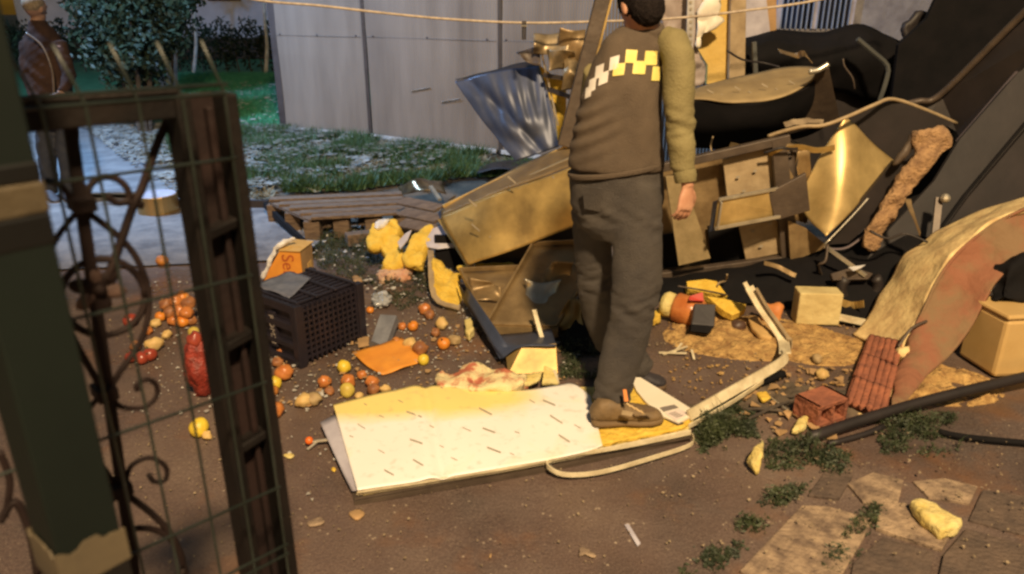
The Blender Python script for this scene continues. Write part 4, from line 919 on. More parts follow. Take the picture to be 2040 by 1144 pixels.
# torn foam lumps
chunk(yb([(742, 442), (770, 432), (795, 436), (798, 452), (790, 462), (800, 478), (798, 498), (806, 520), (784, 528), (764, 524), (764, 500), (760, 486), (744, 494), (730, 486), (736, 465)], 430, 5.0, 530, 4.6), 0.10, 'foam_lump', m_foam, 0.035, 10, 0.035,
      top=('tall lump of yellow foam in front of the pallet, left of the lilac sheet', 'foam'))
chunk(yb([(750, 440), (765, 430), (778, 434), (770, 446), (748, 456), (742, 450)], 430, 4.97, 530, 4.58), 0.04, 'foam_skin_scrap', m_plastw, 0.02, 16, 0.03, top=('white skin scrap on top of the tall yellow foam lump', 'scrap'))
chunk(yb([(842, 446), (864, 444), (860, 470), (852, 490), (844, 510), (842, 527), (824, 528), (806, 522), (800, 505), (812, 490), (826, 465)], 440, 4.95, 530, 4.55), 0.08, 'foam_lump', m_foam, 0.03, 12, 0.035,
      top=('ribbed lump of yellow foam between two lilac sheets', 'foam'))
M().slab(yb([(792, 482), (808, 465), (820, 458), (812, 478), (797, 496)], 440, 4.85, 530, 4.5), 0.01).build('sheet_scrap', m_lilac, top=('narrow lilac sheet sliver wedged between the two yellow foam lumps', 'sheet'))
M().slab(yb([(862, 455), (880, 448), (892, 462), (900, 480), (905, 492), (872, 496), (850, 492), (848, 478)], 440, 4.9, 530, 4.6), 0.012).build('sheet_scrap', m_lilac, bevel=0.004, top=('broad lilac sheet scrap hanging at the left corner of the steel box', 'sheet'))
chunk([G(x, y, 0.05) for x, y in [(748, 540), (760, 525), (790, 528), (818, 532), (822, 545), (800, 550), (778, 545), (762, 556), (752, 554)]], 0.05, 'rag', mat('pink_rag', (0.50, 0.24, 0.14), (0.55, 0.38, 0.24), 14, .8), 0.03, 14, 0.03, top=('crumpled pinkish rag lying on the weeds', 'rag'))
chunk([G(x, y, 0.04) for x, y in [(700, 548), (712, 545), (722, 556), (716, 564), (706, 560)]], 0.03, 'peel', m_card, 0.01, 20, 0.02, top=('small orange brown peel behind the crate', 'peel'))
chunk([G(x, y, 0.05) for x, y in [(738, 585), (760, 578), (778, 590), (770, 602), (745, 600)]], 0.03, 'plastic_wrap', mat('clear_wrap', (0.45, 0.46, 0.48), (0.15, 0.16, 0.17), 24, 0.15), 0.03, 24, 0.02, top=('glinting crumple of clear wrap in the weeds', 'plastic wrap'))
# torn cabbage-like bundle behind the panel
chunk([G(x, y, 0.10) for x, y in [(868, 742), (880, 732), (900, 738), (925, 726), (960, 727), (1000, 730), (1030, 738), (1050, 742), (1046, 756), (1010, 768), (960, 772), (915, 768), (880, 766), (868, 756)]], 0.07, 'cardboard_scrap',
      mat('spotted_wrap', (0.66, 0.55, 0.30), (0.42, 0.13, 0.07), 11, 0.7, bump=.6, lo=0.42, hi=0.52), 0.03, 12, 0.03, top=('crumpled cream and red wrapper at the far edge of the white panel', 'wrapper'))
chunk([G(x, y, 0.07) for x, y in [(1020, 748), (1055, 742), (1082, 738), (1078, 752), (1050, 764), (990, 772), (985, 762)]], 0.03, 'foam_scrap', m_foam2, 0.015, 15, 0.03, top=('thin pale yellow foam scrap beside the cream and red wrapper', 'foam'))
chunk([G(x, y, 0.05) for x, y in [(1060, 700), (1078, 695), (1088, 702), (1072, 712), (1062, 708)]], 0.03, 'foil_scrap', m_alu, 0.02, 18, 0.02, top=('small bright foil scrap in front of the yellow metal box', 'foil'))
def fchunk(pts, z, th, name, m, label, cat, r=0.01, f=18): 
    return chunk([G(x, y, z) for x, y in pts], th, name, m, r, f, 0.02, top=(label, cat))
fchunk([(1812, 995), (1845, 988), (1868, 1000), (1878, 1012), (1920, 1032), (1910, 1046), (1872, 1054), (1845, 1030), (1826, 1010)], 0.06, 0.045, 'foam_scrap', m_foam2, 'torn yellow foam chunk lying on the paving slabs', 'foam', 0.012, 16)
chunk([G(1485, 912, .05), G(1500, 892, .09), P(1520, 876, 2.60), G(1519, 905, .09), G(1516, 935, .04), G(1505, 940, .03), G(1498, 925, .05)], 0.03, 'foam_scrap', m_foam2, 0.010, 24, 0.015, top=('upright yellow foam scrap between the weed clumps', 'foam'))
fchunk([(1575, 855), (1592, 832), (1610, 824), (1608, 845), (1590, 856)], 0.04, 0.03, 'foam_scrap', m_foam2, 'pale foam sliver left of the broken orange brick', 'foam', 0.006)
fchunk([(1505, 780), (1528, 775), (1538, 790), (1520, 798)], 0.03, 0.02, 'foam_scrap', m_foam, 'small yellow foam crumb below the black trim shadow', 'foam', 0.006)
fchunk([(925, 636), (938, 630), (944, 655), (935, 665), (928, 660)], 0.06, 0.05, 'foam_scrap', m_foam2, 'small cream foam plug beside the dark bent sheet', 'foam', 0.008)
M().tube([G(1530, 788, .02), G(1570, 818, .02)], 0.004, 6).build('loose_wire', m_alu, top=('thin pale wire running from the small yellow crumb', 'wire'))
fchunk([(560, 905), (575, 900), (590, 906), (578, 913)], 0.012, 0.01, 'leaf_scrap', m_foam2, 'small cream leaf lying right of the gate post', 'leaf', 0.002)
fchunk([(655, 932), (665, 927), (674, 934), (664, 940)], 0.012, 0.01, 'leaf_scrap', m_foam, 'small yellow leaf in front of the lilac panel edge', 'leaf', 0.002)
fchunk([(690, 1020), (715, 1010), (730, 1022), (710, 1036)], 0.012, 0.01, 'leaf_scrap', m_card, 'brown leaf below the near corner of the white panel', 'leaf', 0.002)
fchunk([(605, 1040), (640, 1025), (650, 1040), (615, 1050)], 0.012, 0.01, 'leaf_scrap', m_paver, 'dull leaf on the asphalt right of the gate post', 'leaf', 0.003)
fchunk([(1155, 1085), (1170, 1088), (1192, 1108), (1180, 1112), (1165, 1102), (1152, 1110)], 0.014, 0.008, 'leaf_scrap', m_paver, 'dry curled leaf in the bottom middle of the asphalt', 'leaf', 0.003)
fchunk([(970, 1110), (978, 1096), (984, 1100), (976, 1114)], 0.012, 0.008, 'leaf_scrap', m_card, 'tiny orange brown leaf near the bottom edge of the asphalt', 'leaf', 0.003)
slit = [G(1244, 1045, .008), G(1252, 1043, .008), G(1276, 1082, .008), G(1270, 1088, .008)]
M().slab(slit, 0.003, (0, 0, 1)).build('plastic_sliver', m_lilac, top=('thin bluish white plastic sliver on the open asphalt', 'sliver'))
# torch / valve with orange cap at the panel's left corner
vv = thing('bottle_cap_valve', 'small metal valve with an orange cap at the left corner of the white panel', 'valve', G(625, 885))
M().ball(G(616, 878, .03), 0.017, 10, 8).build('cap', mat('orange_cap', (0.8, 0.16, 0.02), None, 5, 0.4), vv, smooth=True)
M().tube([G(622, 880, .025), G(655, 876, .03)], 0.007, 8).build('stem', m_alu, vv)
M().tube([G(630, 882, .02), G(612, 896, .01)], 0.006, 8).build('spout', m_alu, vv)

# pallet
pa = thing('wooden_pallet', 'weathered wooden pallet lying before the rough grass', 'pallet', G(680, 470))
ptl, ptr, pbr, pbl = P(538, 402, 6.0), P(800, 375, 6.2), P(808, 412, 5.6), P(620, 428, 5.45)
for i in range(5):
    u = i / 4; a = ptl.lerp(pbl, u); b_ = ptr.lerp(pbr, u); a.z = b_.z = 0.19 - 0.02 * (i % 2) * .3
    M().bar(a, b_, 0.11, 0.022, (0, 1, 0)).build('board', m_wood, pa, bevel=0.003)
for u in (0.03, .33, .66, 0.97):
    a = ptl.lerp(ptr, u); b_ = pbl.lerp(pbr, u)
    a.z = b_.z = 0.165; M().bar(a, b_, 0.09, 0.022).build('stringer', m_wood, pa)
    for v in (0.03, .5, .95):
        c = a.lerp(b_, v); c.z = 0.085; M().box(c, (0.12, 0.10, 0.14)).build('block', m_wood, pa, bevel=0.003)
    a.z = b_.z = 0.012; M().bar(a, b_, 0.09, 0.02).build('bottom_board', m_wood, pa)
# black angled strip at the pallet's left and loose boards at its right
M().strip([G(528, 408, .10), G(560, 440, .07), G(600, 478, .04), G(622, 500, .03)], 0.05, 0.03, (0, 0, 1)).build('black_strip', m_black, top=('black rubber strip slanting from the left end of the pallet', 'strip'))
for i, lab in enumerate(('upper loose grey plank between pallet and steel box', 'middle loose grey plank between pallet and steel box', 'lower loose grey plank between pallet and steel box')):
    a = P(800, 400 + i * 22, 5.55 - i * .2); b_ = P(876, 416 + i * 22, 5.3 - i * .2); M().bar(a, b_, 0.11, 0.02, (0, 1, .2)).build('loose_plank', m_wood, bevel=0.003, top=(lab, 'plank'))
M().bar(G(690, 478, .05), G(752, 470, .05), 0.10, 0.09, (0, 1, 0)).build('timber_block', m_wood, bevel=0.006, top=('short timber block under the front edge of the pallet', 'timber'))
M().patch([[G(955, 330, .1), G(1000, 318, .16), G(1050, 322, .1)], [G(950, 345, .06), G(1000, 335, .12), G(1055, 350, .06)]], 12, 5, 0.03, 4).build('dark_sheet', m_dkpan, smooth=True, solid=0.006, top=('dark crumpled sheet on the grass behind the steel box', 'sheet'))
M().patch([[G(790, 372, .1), G(830, 358, .2), G(880, 362, .1)], [G(800, 388, .06), G(840, 382, .12), G(890, 386, .1)]], 12, 5, 0.04, 5).build('brown_foil', mat('foil2', (0.3, 0.22, 0.12), (0.12, 0.08, 0.05), 9, 0.3, metal=0.8), smooth=True, solid=0.004, top=('crumpled brown foil glinting beyond the loose planks', 'foil'))
M().bar(P(858, 372, 6.0), P(876, 398, 5.8), 0.03, 0.02).build('bright_shard', m_alu, top=('small bright metal shard pointing at the steel box corner', 'shard'))
M().bar(G(350, 406, .04), G(535, 408, .04), 0.05, 0.08, (0, 1, 0)).build('edging_board', m_dkpan, top=('dark edging board between grey pavement and rough grass', 'edging'))
# shiny pan seen through the gate
pn = thing('metal_drum', 'low shiny brass coloured metal drum seen through the gate', 'drum', G(322, 426))
c = G(318, 424); rr_ = 0.17
M().loft([(c + Vector((0, 0, .0)), rr_, rr_), (c + Vector((0, 0, .165)), rr_, rr_)], 28).build('body', mat('brass', (0.5, 0.32, 0.12), (0.4, 0.25, 0.09), 6, 0.3, metal=0.9), pn, smooth=False, bevel=0.004)
M().loft([(c + Vector((0, 0, .166)), rr_ - .01, rr_ - .01), (c + Vector((0, 0, .172)), rr_ - .015, rr_ - .015)], 28).build('lid', m_lilac, pn)

# onions, lemons, tangerines and the rest: each its own
FR = [
 (554,723,10,'onion','small orange onion at the top of the group beside the gate post'),(568,744,16,'onion','large orange onion of the group beside the gate post'),
 (549,765,12,'lemon','yellow round fruit of the group beside the gate post'),(543,781,12,'tang','orange fruit lowest in the stack beside the gate post'),(550,818,16,'onion','brown onion nearest the camera beside the gate post'),
 (607,800,14,'pot','golden potato touching another, nearest the panel on the left'),(626,797,13,'pot','golden potato touching the left one of the pair'),(648,762,12,'onion','flattened orange onion behind the potato pair'),
 (695,761,13,'onion','orange onion right behind a yellow lemon'),(693,779,13,'lemon','yellow lemon in front of an orange onion'),(686,732,12,'lemon','yellow lemon lying between crate and flattened carton'),
 (743,763,12,'onion','brown onion at the tip of the wavy panel edge'),(745,777,11,'onion','half hidden onion touching the wavy panel edge'),(768,776,9,'pot','dull onion half hidden behind the panel edge'),
 (844,718,10,'lemon','yellow lemon at the right tip of the flattened carton'),(838,697,14,'onion','large brown onion right of the grey carton'),(818,686,11,'pot','pale onion left of the large brown one'),
 (884,686,12,'tang','bright tangerine standing apart right of the carton'),(905,679,11,'pot','pale golden onion beside the bright tangerine'),(823,651,10,'tang','small orange fruit midway between weeds and carton'),
 (847,617,11,'onion','reddish onion at the edge of the weeds'),(856,629,9,'onion','small reddish onion touching the one at the weeds'),(738,619,7,'tang','tiny orange fruit at the crate\'s right corner'),
 (880,646,12,'pot','squashed pale onion under the dark sheet edge'),(789,681,8,'tang','small orange fruit hidden behind the grey carton'),
 (399,854,17,'lemon','large yellow lemon left of the gate post'),(414,868,9,'pot','small squashed fruit under the large yellow lemon'),(325,521,11,'tang','lone orange fruit on the grey pavement seen through the gate'),
 (350,600,11,'onion','upper left onion of the heap behind the gate post'),(364,592,11,'tang','topmost orange fruit of the heap behind the gate post'),(376,604,12,'onion','upper right onion of the heap behind the gate post'),
 (356,620,12,'onion','central onion of the heap behind the gate post'),(372,624,12,'onion','right central onion of the heap behind the gate post'),(340,622,11,'onion','left onion of the heap behind the gate post'),
 (348,640,11,'onion','lower left onion of the heap behind the gate post'),(366,642,12,'tang','lower orange fruit of the heap behind the gate post'),(382,640,10,'onion','lower right onion of the heap behind the gate post'),
 (312,645,9,'pot','small cream onion left of the onion heap'),(309,688,14,'pot','large cream onion above the red peppers'),(388,664,10,'lemon','yellow fruit on top of the red net sack'),
 (262,640,13,'red','reddish fruit inside the iron ring of the gate'),(285,715,12,'red','left red tomato of the trio seen through the gate'),(301,708,13,'red','right red tomato of the trio seen through the gate'),
 (263,713,11,'red','darkest red tomato beside the iron bar of the gate'),(1142,624,14,'onion','orange fruit glimpsed left of the man\'s knee'),
 (330,606,11,'onion','onion lying just left of the heap behind the gate post'),(322,632,10,'tang','orange fruit below the left side of the heap behind the gate post'),
 (296,660,9,'onion','small onion between heap and red tomatoes'),(272,690,10,'onion','onion left of the large cream onion'),(334,668,9,'pot','small cream fruit between heap and red net sack'),(564,702,10,'onion','small onion touching the crate bottom beside the gate post'),
 (657,780,9,'onion','small onion in front of the flattened orange one'),(722,748,9,'onion','small brown onion below the flattened carton'),(716,790,8,'pot','small pale onion near the wavy panel edge'),(868,664,9,'onion','small onion above the bright tangerine'),(802,652,8,'onion','small onion above the right side of the grey carton'),
 (1636,747,12,'pot','golden potato near the lower end of the fallen wall'),(1626,716,10,'pot','small golden potato above the other near the fallen wall')]
MT = {'onion': m_onion, 'lemon': m_lemon, 'tang': m_tang, 'pot': m_pot, 'red': m_red}
MT2 = {'onion': mat('onion_brown', (0.42, 0.18, 0.06), (0.16, 0.06, 0.03), 14, .55), 'lemon': mat('lemon_dull', (0.62, 0.50, 0.10), (0.40, 0.28, 0.05), 14, .5), 'tang': mat('tang_dull', (0.55, 0.22, 0.04), (0.30, 0.11, 0.03), 14, .55), 'pot': mat('pot_dull', (0.48, 0.36, 0.18), (0.26, 0.17, 0.08), 12, .7), 'red': m_red}
NM = {'onion': ('onion', 'onion'), 'lemon': ('lemon', 'lemon'), 'tang': ('tangerine', 'tangerine'), 'pot': ('potato', 'vegetable'), 'red': ('tomato', 'tomato')}
random.seed(11)
for i, (x, y, r, kd, lab) in enumerate(FR):
    g = G(x, y + r * 0.8); rm = r / PPM(g) * 1.12; c = Vector((g.x, g.y, rm * 0.92))
    up = 0
    if 'heap' in lab and y < 630: c.z += 0.05 + (0.05 if y < 606 else 0); c = P(x, y, c.y - .12 - (0.1 if y < 606 else 0)); 
    t = thing(NM[kd][0], lab, NM[kd][1], (c.x, c.y, max(c.z - rm, 0)), 'scattered fruit and vegetables')
    R = Matrix.Rotation(random.uniform(0, 6), 3, 'Z') @ Matrix.Rotation(random.uniform(-1.2, 1.2), 3, 'X')
    sq = {'onion': (1, 1, .9), 'lemon': (1, 1, 1.08), 'tang': (1, 1, .88), 'pot': (1.15, .9, .88), 'red': (1, 1, .9)}[kd]
    M().ball(c, (rm * sq[0], rm * sq[1], rm * sq[2]), 14, 10, 0.30 if kd in ('onion', 'pot') else 0.12, i, R).build('skin', MT[kd] if i % 3 else MT2[kd], t, smooth=True)
    if kd in ('onion', 'red', 'tang'):
        tip = c + R @ Vector((0, 0, rm * .85)); M().tube([tip, tip + R @ Vector((0, 0, rm * .35))], [rm * .16, rm * .05], 6).build('stalk', m_card if kd == 'onion' else m_weed, t)

# red net sack
sk_ = thing('red_net_sack', 'bright red net sack of vegetables beside the gate post', 'sack', G(392, 800))
def netd(p, n): return 0.012 * noise.noise(p * 22) + 0.004 * sin(p.z * 160) * sin(p.x * 160 + p.y * 90)
g = G(395, 790)
M().ball(g + Vector((0.02, 0.03, 0.13)), (0.075, 0.075, 0.15), 30, 22, 0.3, 4).build('net', mat('red_net', (0.32, 0.04, 0.025), (0.14, 0.018, 0.012), 26, 0.5, bump=0.5), sk_, smooth=True, disp=netd)
M().ball(g + Vector((0.02, 0.02, 0.28)), (0.035, 0.035, 0.04), 12, 8, 0.4, 2).build('tied_neck', m_red, sk_, smooth=True)

# food waste heap at the right
def mound(pxc, rx, ry, h, name, m, label, cat, n=40, amp=0.02, kind=None):
    c = G(*pxc); vs = []; fs = []
    for j in range(n + 1):
        for i in range(n + 1):
            u = i / n * 2 - 1; v = j / n * 2 - 1; d = sqrt(u * u + v * v); k = max(0, 1 - d * d)
            p = Vector((c.x + u * rx, c.y + v * ry, 0)); z = h * k * (0.7 + 0.6 * noise.noise(p * 5)) + (amp * noise.noise(p * 14) + amp * .5 * noise.noise(p * 33)) * min(1, k * 4) - 0.012 * (1 if k <= 0.02 else 0)
            vs.append((p.x, p.y, z)); 
    fs = [(j*(n+1)+i, j*(n+1)+i+1, (j+1)*(n+1)+i+1, (j+1)*(n+1)+i) for j in range(n) for i in range(n)]
    return M().add(vs, fs).build(name, m, smooth=True, org=(c.x, c.y, 0), top=(label, cat, None, kind))
mound((1500, 672), 0.50, 0.30, 0.06, 'sawdust_heap', m_saw, 'spread orange brown sawdust and food crumbs below the cabinet', 'sawdust', 60, 0.02, 'stuff')
mound((1620, 690), 0.30, 0.24, 0.05, 'sawdust_heap', m_saw, 'smaller sawdust spread beside the fallen wall', 'sawdust', 50, 0.02, 'stuff')
mound((1600, 800), 0.30, 0.16, 0.035, 'rubble_heap', m_soil, 'low heap of earth and splinters at the end of the fallen wall', 'rubble', 50, 0.03, 'stuff')
mound((1860, 765), 0.32, 0.22, 0.05, 'rubble_heap', m_saw, 'crumbled plaster at the foot of the fallen wall', 'rubble', 60, 0.03, 'stuff')
# foam block
c = G(1628, 650); M().box(c + Vector((0.0, 0.05, 0.105)), (0.235, 0.12, 0.19), -0.08).build('foam_block', mat('block_foam', (0.60, 0.50, 0.24), (0.48, 0.38, 0.17), 7, 0.9, bump=.5), bevel=0.008, top=('pale yellow foam block standing beside the tow hook', 'foam block'))
# wedges, packets
def pkt(pts, Y, th, name, m, label, cat, bev=0.004): return M().slab(yb(pts, 560, Y[0], 660, Y[1]), th).build(name, m, bevel=bev, top=(label, cat))
pkt([(1368, 560), (1405, 556), (1428, 560), (1450, 590), (1402, 582), (1370, 576)], (4.15, 3.8), 0.07, 'foam_wedge', m_foam, 'upper yellow foam wedge on the food waste', 'foam wedge')
pkt([(1408, 590), (1440, 594), (1486, 606), (1486, 616), (1460, 628), (1440, 618)], (4.05, 3.7), 0.05, 'foam_wedge', m_foam, 'lower yellow foam wedge next to the black packet', 'foam wedge')
bt2 = thing('sauce_jar', 'orange sauce jar with a cream lid tipped on the food waste', 'jar', G(1355, 645))
ja = P(1328, 606, 3.92); jb = P(1342, 610, 3.90); jc = P(1400, 628, 3.82)
M().tube([jb, jb.lerp(jc, .1), jb.lerp(jc, .9), jc], [0.07, 0.085, 0.085, 0.07], 18).build('jar_body', mat('orange_jar', (0.62, 0.24, 0.07), (0.40, 0.12, 0.03), 9, 0.25, bump=.1), bt2, smooth=True)
M().tube([ja + (ja - jb) * .6, ja, jb], [0.06, 0.075, 0.07], 18).build('jar_lid', m_foam2, bt2, smooth=True)
M().slab([P(1374, 590, 3.80), P(1400, 582, 3.80), P(1402, 600, 3.78), P(1372, 598, 3.78)], 0.03).build('jar_label', mat('red_label', (0.55, 0.05, 0.03), None, 6, 0.4), bt2)
bp_ = thing('black_packet', 'square dark grey packet leaning on the tipped jar', 'packet', G(1400, 665))
M().slab([P(1384, 604, 3.72), P(1426, 606, 3.72), P(1424, 650, 3.62), P(1378, 646, 3.62)], 0.05).build('body', mat('charcoal_packet', (0.055, 0.05, 0.055), (0.03, 0.028, 0.03), 8, 0.45), bp_, bevel=0.006)
M().slab([P(1378, 646, 3.62), P(1424, 650, 3.62), P(1412, 664, 3.6), P(1376, 660, 3.6)], 0.05).build('flap', m_black, bp_)
fchunk([(1302, 618), (1316, 614), (1318, 630), (1300, 640), (1292, 634)], 0.05, 0.04, 'foam_scrap', m_foam, 'yellow foam bit left of the tipped jar', 'foam', 0.008)
fchunk([(1490, 632), (1506, 628), (1525, 655), (1540, 672), (1515, 668), (1496, 650)], 0.07, 0.03, 'bread_slice', mat('crust', (0.58, 0.38, 0.15), (0.45, 0.27, 0.09), 8, .8), 'oval bread slice leaning under the upright trim', 'bread', 0.004)
chunk(yb([(1512, 592), (1535, 600), (1560, 604), (1562, 628), (1548, 640), (1520, 622)], 560, 4.0, 660, 3.7), 0.06, 'crumpled_packet', mat('orange_packet', (0.60, 0.25, 0.08), (0.42, 0.14, 0.04), 8, 0.4), 0.02, 14, 0.03, top=('crumpled orange packet behind the upright trim', 'packet'))
M().ball(G(1470, 650, .04), (0.045, 0.04, 0.035), 12, 8, .2, 3).build('dark_fruit', mat('dark_fruit', (0.10, 0.05, 0.035), (0.05, 0.03, 0.02), 9, .5), smooth=True, top=('dark brown rotten fruit below the lower foam wedge', 'fruit'))
M().bar(G(1672, 632, .05), G(1735, 645, .05), 0.03, 0.03, (0, 1, 0)).build('pale_batten', m_trim, top=('short pale batten between foam block and fallen wall', 'batten'))
for i, (x, y, a, l, lab) in enumerate(((1345, 700, .5, .16, 'leftmost pale wood sliver right of the man'), (1340, 705, -.2, .14, 'crossing pale wood sliver right of the man'), (1380, 708, 1.5, .09, 'short upright looking wood sliver right of the man'), (1350, 696, 1.0, .12, 'steep pale wood sliver right of the man'))):
    g = G(x, y, .012); d = Vector((cos(a), sin(a), 0)) * l / 2; M().bar(g - d, g + d + Vector((0, 0, .01)), 0.012, 0.005).build('wood_sliver', m_trim, top=(lab, 'wood sliver'))
for i, (x0, y0, x1, y1, lab) in enumerate(((1490, 835, 1600, 790, 'long brown twig above the weed clump'), (1480, 815, 1560, 820, 'thin brown twig crossing the long one'), (1560, 790, 1640, 800, 'short brown twig beside the broken brick'))):
    M().tube([G(x0, y0, .02), G((x0 + x1) / 2, (y0 + y1) / 2 - 3, .03), G(x1, y1, .02)], [.006, .008, .004], 6).build('twig', m_bark, top=(lab, 'twig'))

# ------------------------------------------------------------------ fallen wall at the right
fw = thing('fallen_arch_wall', 'broken curved masonry wall with yellow plaster edge and reddish face', 'wall', G(1780, 830))
O_ = [(1700, 668, 3.68), (1738, 632, 3.78), (1758, 585, 3.88), (1788, 532, 3.98), (1830, 488, 4.05), (1900, 448, 4.1), (1975, 416, 4.1), (2060, 392, 4.1)]
I_ = [(1795, 720, 3.30), (1812, 672, 3.36), (1838, 618, 3.42), (1868, 555, 3.50), (1908, 503, 3.56), (1962, 458, 3.6), (2010, 430, 3.6), (2070, 405, 3.6)]
B_ = [(1772, 828, 2.80), (1800, 806, 2.90), (1850, 745, 3.12), (1895, 705, 3.22), (1935, 650, 3.30), (1960, 600, 3.36), (2000, 545, 3.42), (2070, 500, 3.48)]
O3 = [P(*p) for p in O_]; I3 = [P(*p) for p in I_]; B3 = [P(*p) for p in B_]
mid = [a.lerp(b, .5) + Vector((0, 0, 0.015)) for a, b in zip(O3, I3)]
M().patch([O3, mid, I3], 90, 24, 0.022, 6, 2).build('plaster_edge', m_plaster, fw, smooth=True, solid=0.02)
mid = [a.lerp(b, .5) + Vector((0.03, 0.05, 0)) for a, b in zip(I3, B3)]
M().patch([I3, mid, B3], 80, 30, 0.035, 7, 5).build('plaster_face', m_plastr, fw, smooth=True, solid=0.02)
M().tube(smoothpath([p + Vector((0, -.008, 0.004)) for p in I3], 3), 0.008, 6).build('render_lip', m_plastr, fw, smooth=True)
# courses of ribbed red brick at the low end
bq = [(1735, 668), (1792, 688), (1762, 826), (1682, 800)]
tl, tr_, br_, bl_ = P(1730, 668, 3.55), P(1797, 688, 3.38), P(1760, 834, 2.78), P(1682, 800, 2.90)
nb = (tr_ - tl).cross(bl_ - tl).normalized(); nb = nb if nb.dot(C0 - tl) > 0 else -nb
for i in range(3):
    for j in range(2):
        u0, u1, v0, v1 = j / 2 + .005, (j + 1) / 2 - .005, i / 3 + .006, (i + 1) / 3 - .006
        f = lambda u, v: tl.lerp(tr_, u).lerp(bl_.lerp(br_, u), v) + nb * (0.006 * ((i + j) % 2))
        M().patch([[f(u0, v0), f((u0+u1)/2, v0), f(u1, v0)], [f(u0, (v0+v1)/2), f((u0+u1)/2, (v0+v1)/2), f(u1, (v0+v1)/2)], [f(u0, v1), f((u0+u1)/2, v1), f(u1, v1)]], 14, 10, 0.01, 14, i + j,
                  fn=lambda u, v: 0.0028 * sin(u * 19)).build('brick', m_brick, fw, smooth=True, solid=0.03)
M().slab([tl - nb * .03, tr_ - nb * .03, br_ - nb * .03, bl_ - nb * .03], 0.12).build('mortar_core', m_plaster, fw)
for i, (x, y, r) in enumerate(((1800, 705, 14), (1806, 740, 10), (1788, 780, 12))):
    M().ball(P(x, y, 3.3 - (y - 700) * .003), 0.022 + .0012 * r, 9, 7, .5, i).build('plaster_crumb', m_plaster, fw, smooth=True)
M().tube(smoothpath([P(1790, 690, 3.30), P(1815, 655, 3.33), P(1846, 640, 3.36)], 4), 0.007, 6).build('crack_rod', m_brownm, fw)
# hollow brick
hbk = thing('hollow_brick', 'broken orange hollow brick at the low end of the fallen wall', 'brick', G(1645, 850))
c = G(1640, 845); R = Matrix.Rotation(0.5, 3, 'Z')
for (x, z, sx, sz) in ((0, .10, .19, .02), (0, .01, .19, .02), (-.085, .055, .02, .11), (.085, .055, .02, .11), (.0, .055, .016, .10)):
    M().box(c + Vector((0, 0.05, 0)) + R @ Vector((x, 0, z)), (sx, .13, sz), R=R).build('web', m_brick, hbk, bevel=0.003)
# beige plastic case
cs = thing('beige_plastic_box', 'beige plastic box with a lid seam at the right edge', 'box', G(1990, 750))
c = G(2008, 754); R = Matrix.Rotation(0.12, 3, 'Z')
M().box(c + Vector((0.13, 0.14, .16)), (.46, .26, .30), R=R).build('body', m_beige, cs, bevel=0.02)
M().box(c + Vector((0.13, 0.14, .322)), (.468, .268, .026), R=R).build('lid', m_beige, cs, bevel=0.012)
M().box(c + Vector((-0.03, 0.004, .075)) , (.075, .006, .065), R=R).build('latch', mat('beige_latch', (0.42, 0.28, 0.12), None, 5, .5), cs, bevel=0.004)
chunk([P(1998, 600, 3.3), P(2010, 530, 3.4), P(2060, 500, 3.45), P(2060, 600, 3.35)], 0.1, 'black_bag', m_black, 0.04, 9, 0.04, top=('black bag sagging above the beige plastic box', 'bag'))
# dark pole
M().tube(smoothpath([G(1612, 872, .035), G(1720, 836, .045), G(1830, 803, .06), G(1940, 775, .08), G(2110, 735, .10)], 4), [0.024] * 17, 10).build('dark_pole', m_dkpan, smooth=True, top=('long dark pole lying across the lower right', 'pole'))
M().tube(smoothpath([G(1650, 885, .02), G(1720, 866, .02), G(1760, 850, .025)], 3), 0.012, 8).build('short_dark_rod', m_dkpan, smooth=True, top=('short dark rod under the long dark pole', 'rod'))
M().tube(smoothpath([G(1870, 860, .02), G(1930, 872, .02), G(2080, 886, .02)], 4), 0.014, 8).build('dark_cable', m_black, smooth=True, top=('dark cable lying below the long pole at the right edge', 'cable'))
# ================================================================== PEOPLE
m_skin = mat('skin', (0.50, 0.27, 0.17), (0.42, 0.20, 0.12), 14, 0.5)
m_hair = mat('dark_hair', (0.020, 0.015, 0.014), (0.008, 0.006, 0.006), 60, 0.9, bump=0.5, bscale=120, spec=0.1)
m_vest = mat('brown_vest', (0.112, 0.082, 0.056), (0.082, 0.060, 0.042), 7, 0.9, bump=0.5, bscale=260)
m_sleeve = mat('olive_sleeve', (0.21, 0.175, 0.075), (0.17, 0.14, 0.06), 9, 0.85, bump=0.3, bscale=120)
m_jean = mat('dark_trousers', (0.070, 0.060, 0.052), (0.042, 0.037, 0.036), 5, 0.9, bump=0.6, bscale=220)
m_shoe = mat('brown_shoe', (0.19, 0.125, 0.06), (0.12, 0.08, 0.04), 12, 0.7, bump=0.3)
m_sole = mat('shoe_sole', (0.12, 0.075, 0.04), None, 9, 0.8)
m_refl = mat('pale_check', (0.70, 0.66, 0.60), (0.6, 0.55, 0.5), 6, 0.5)
m_refy = mat('yellow_check', (0.76, 0.66, 0.20), (0.70, 0.58, 0.15), 6, 0.5)
def rg(L_):
    out = []
    for cx, cy, hw, Y, d in L_:
        c = P(cx, cy, Y); out.append((c, hw / PPM(c), d))
    return out
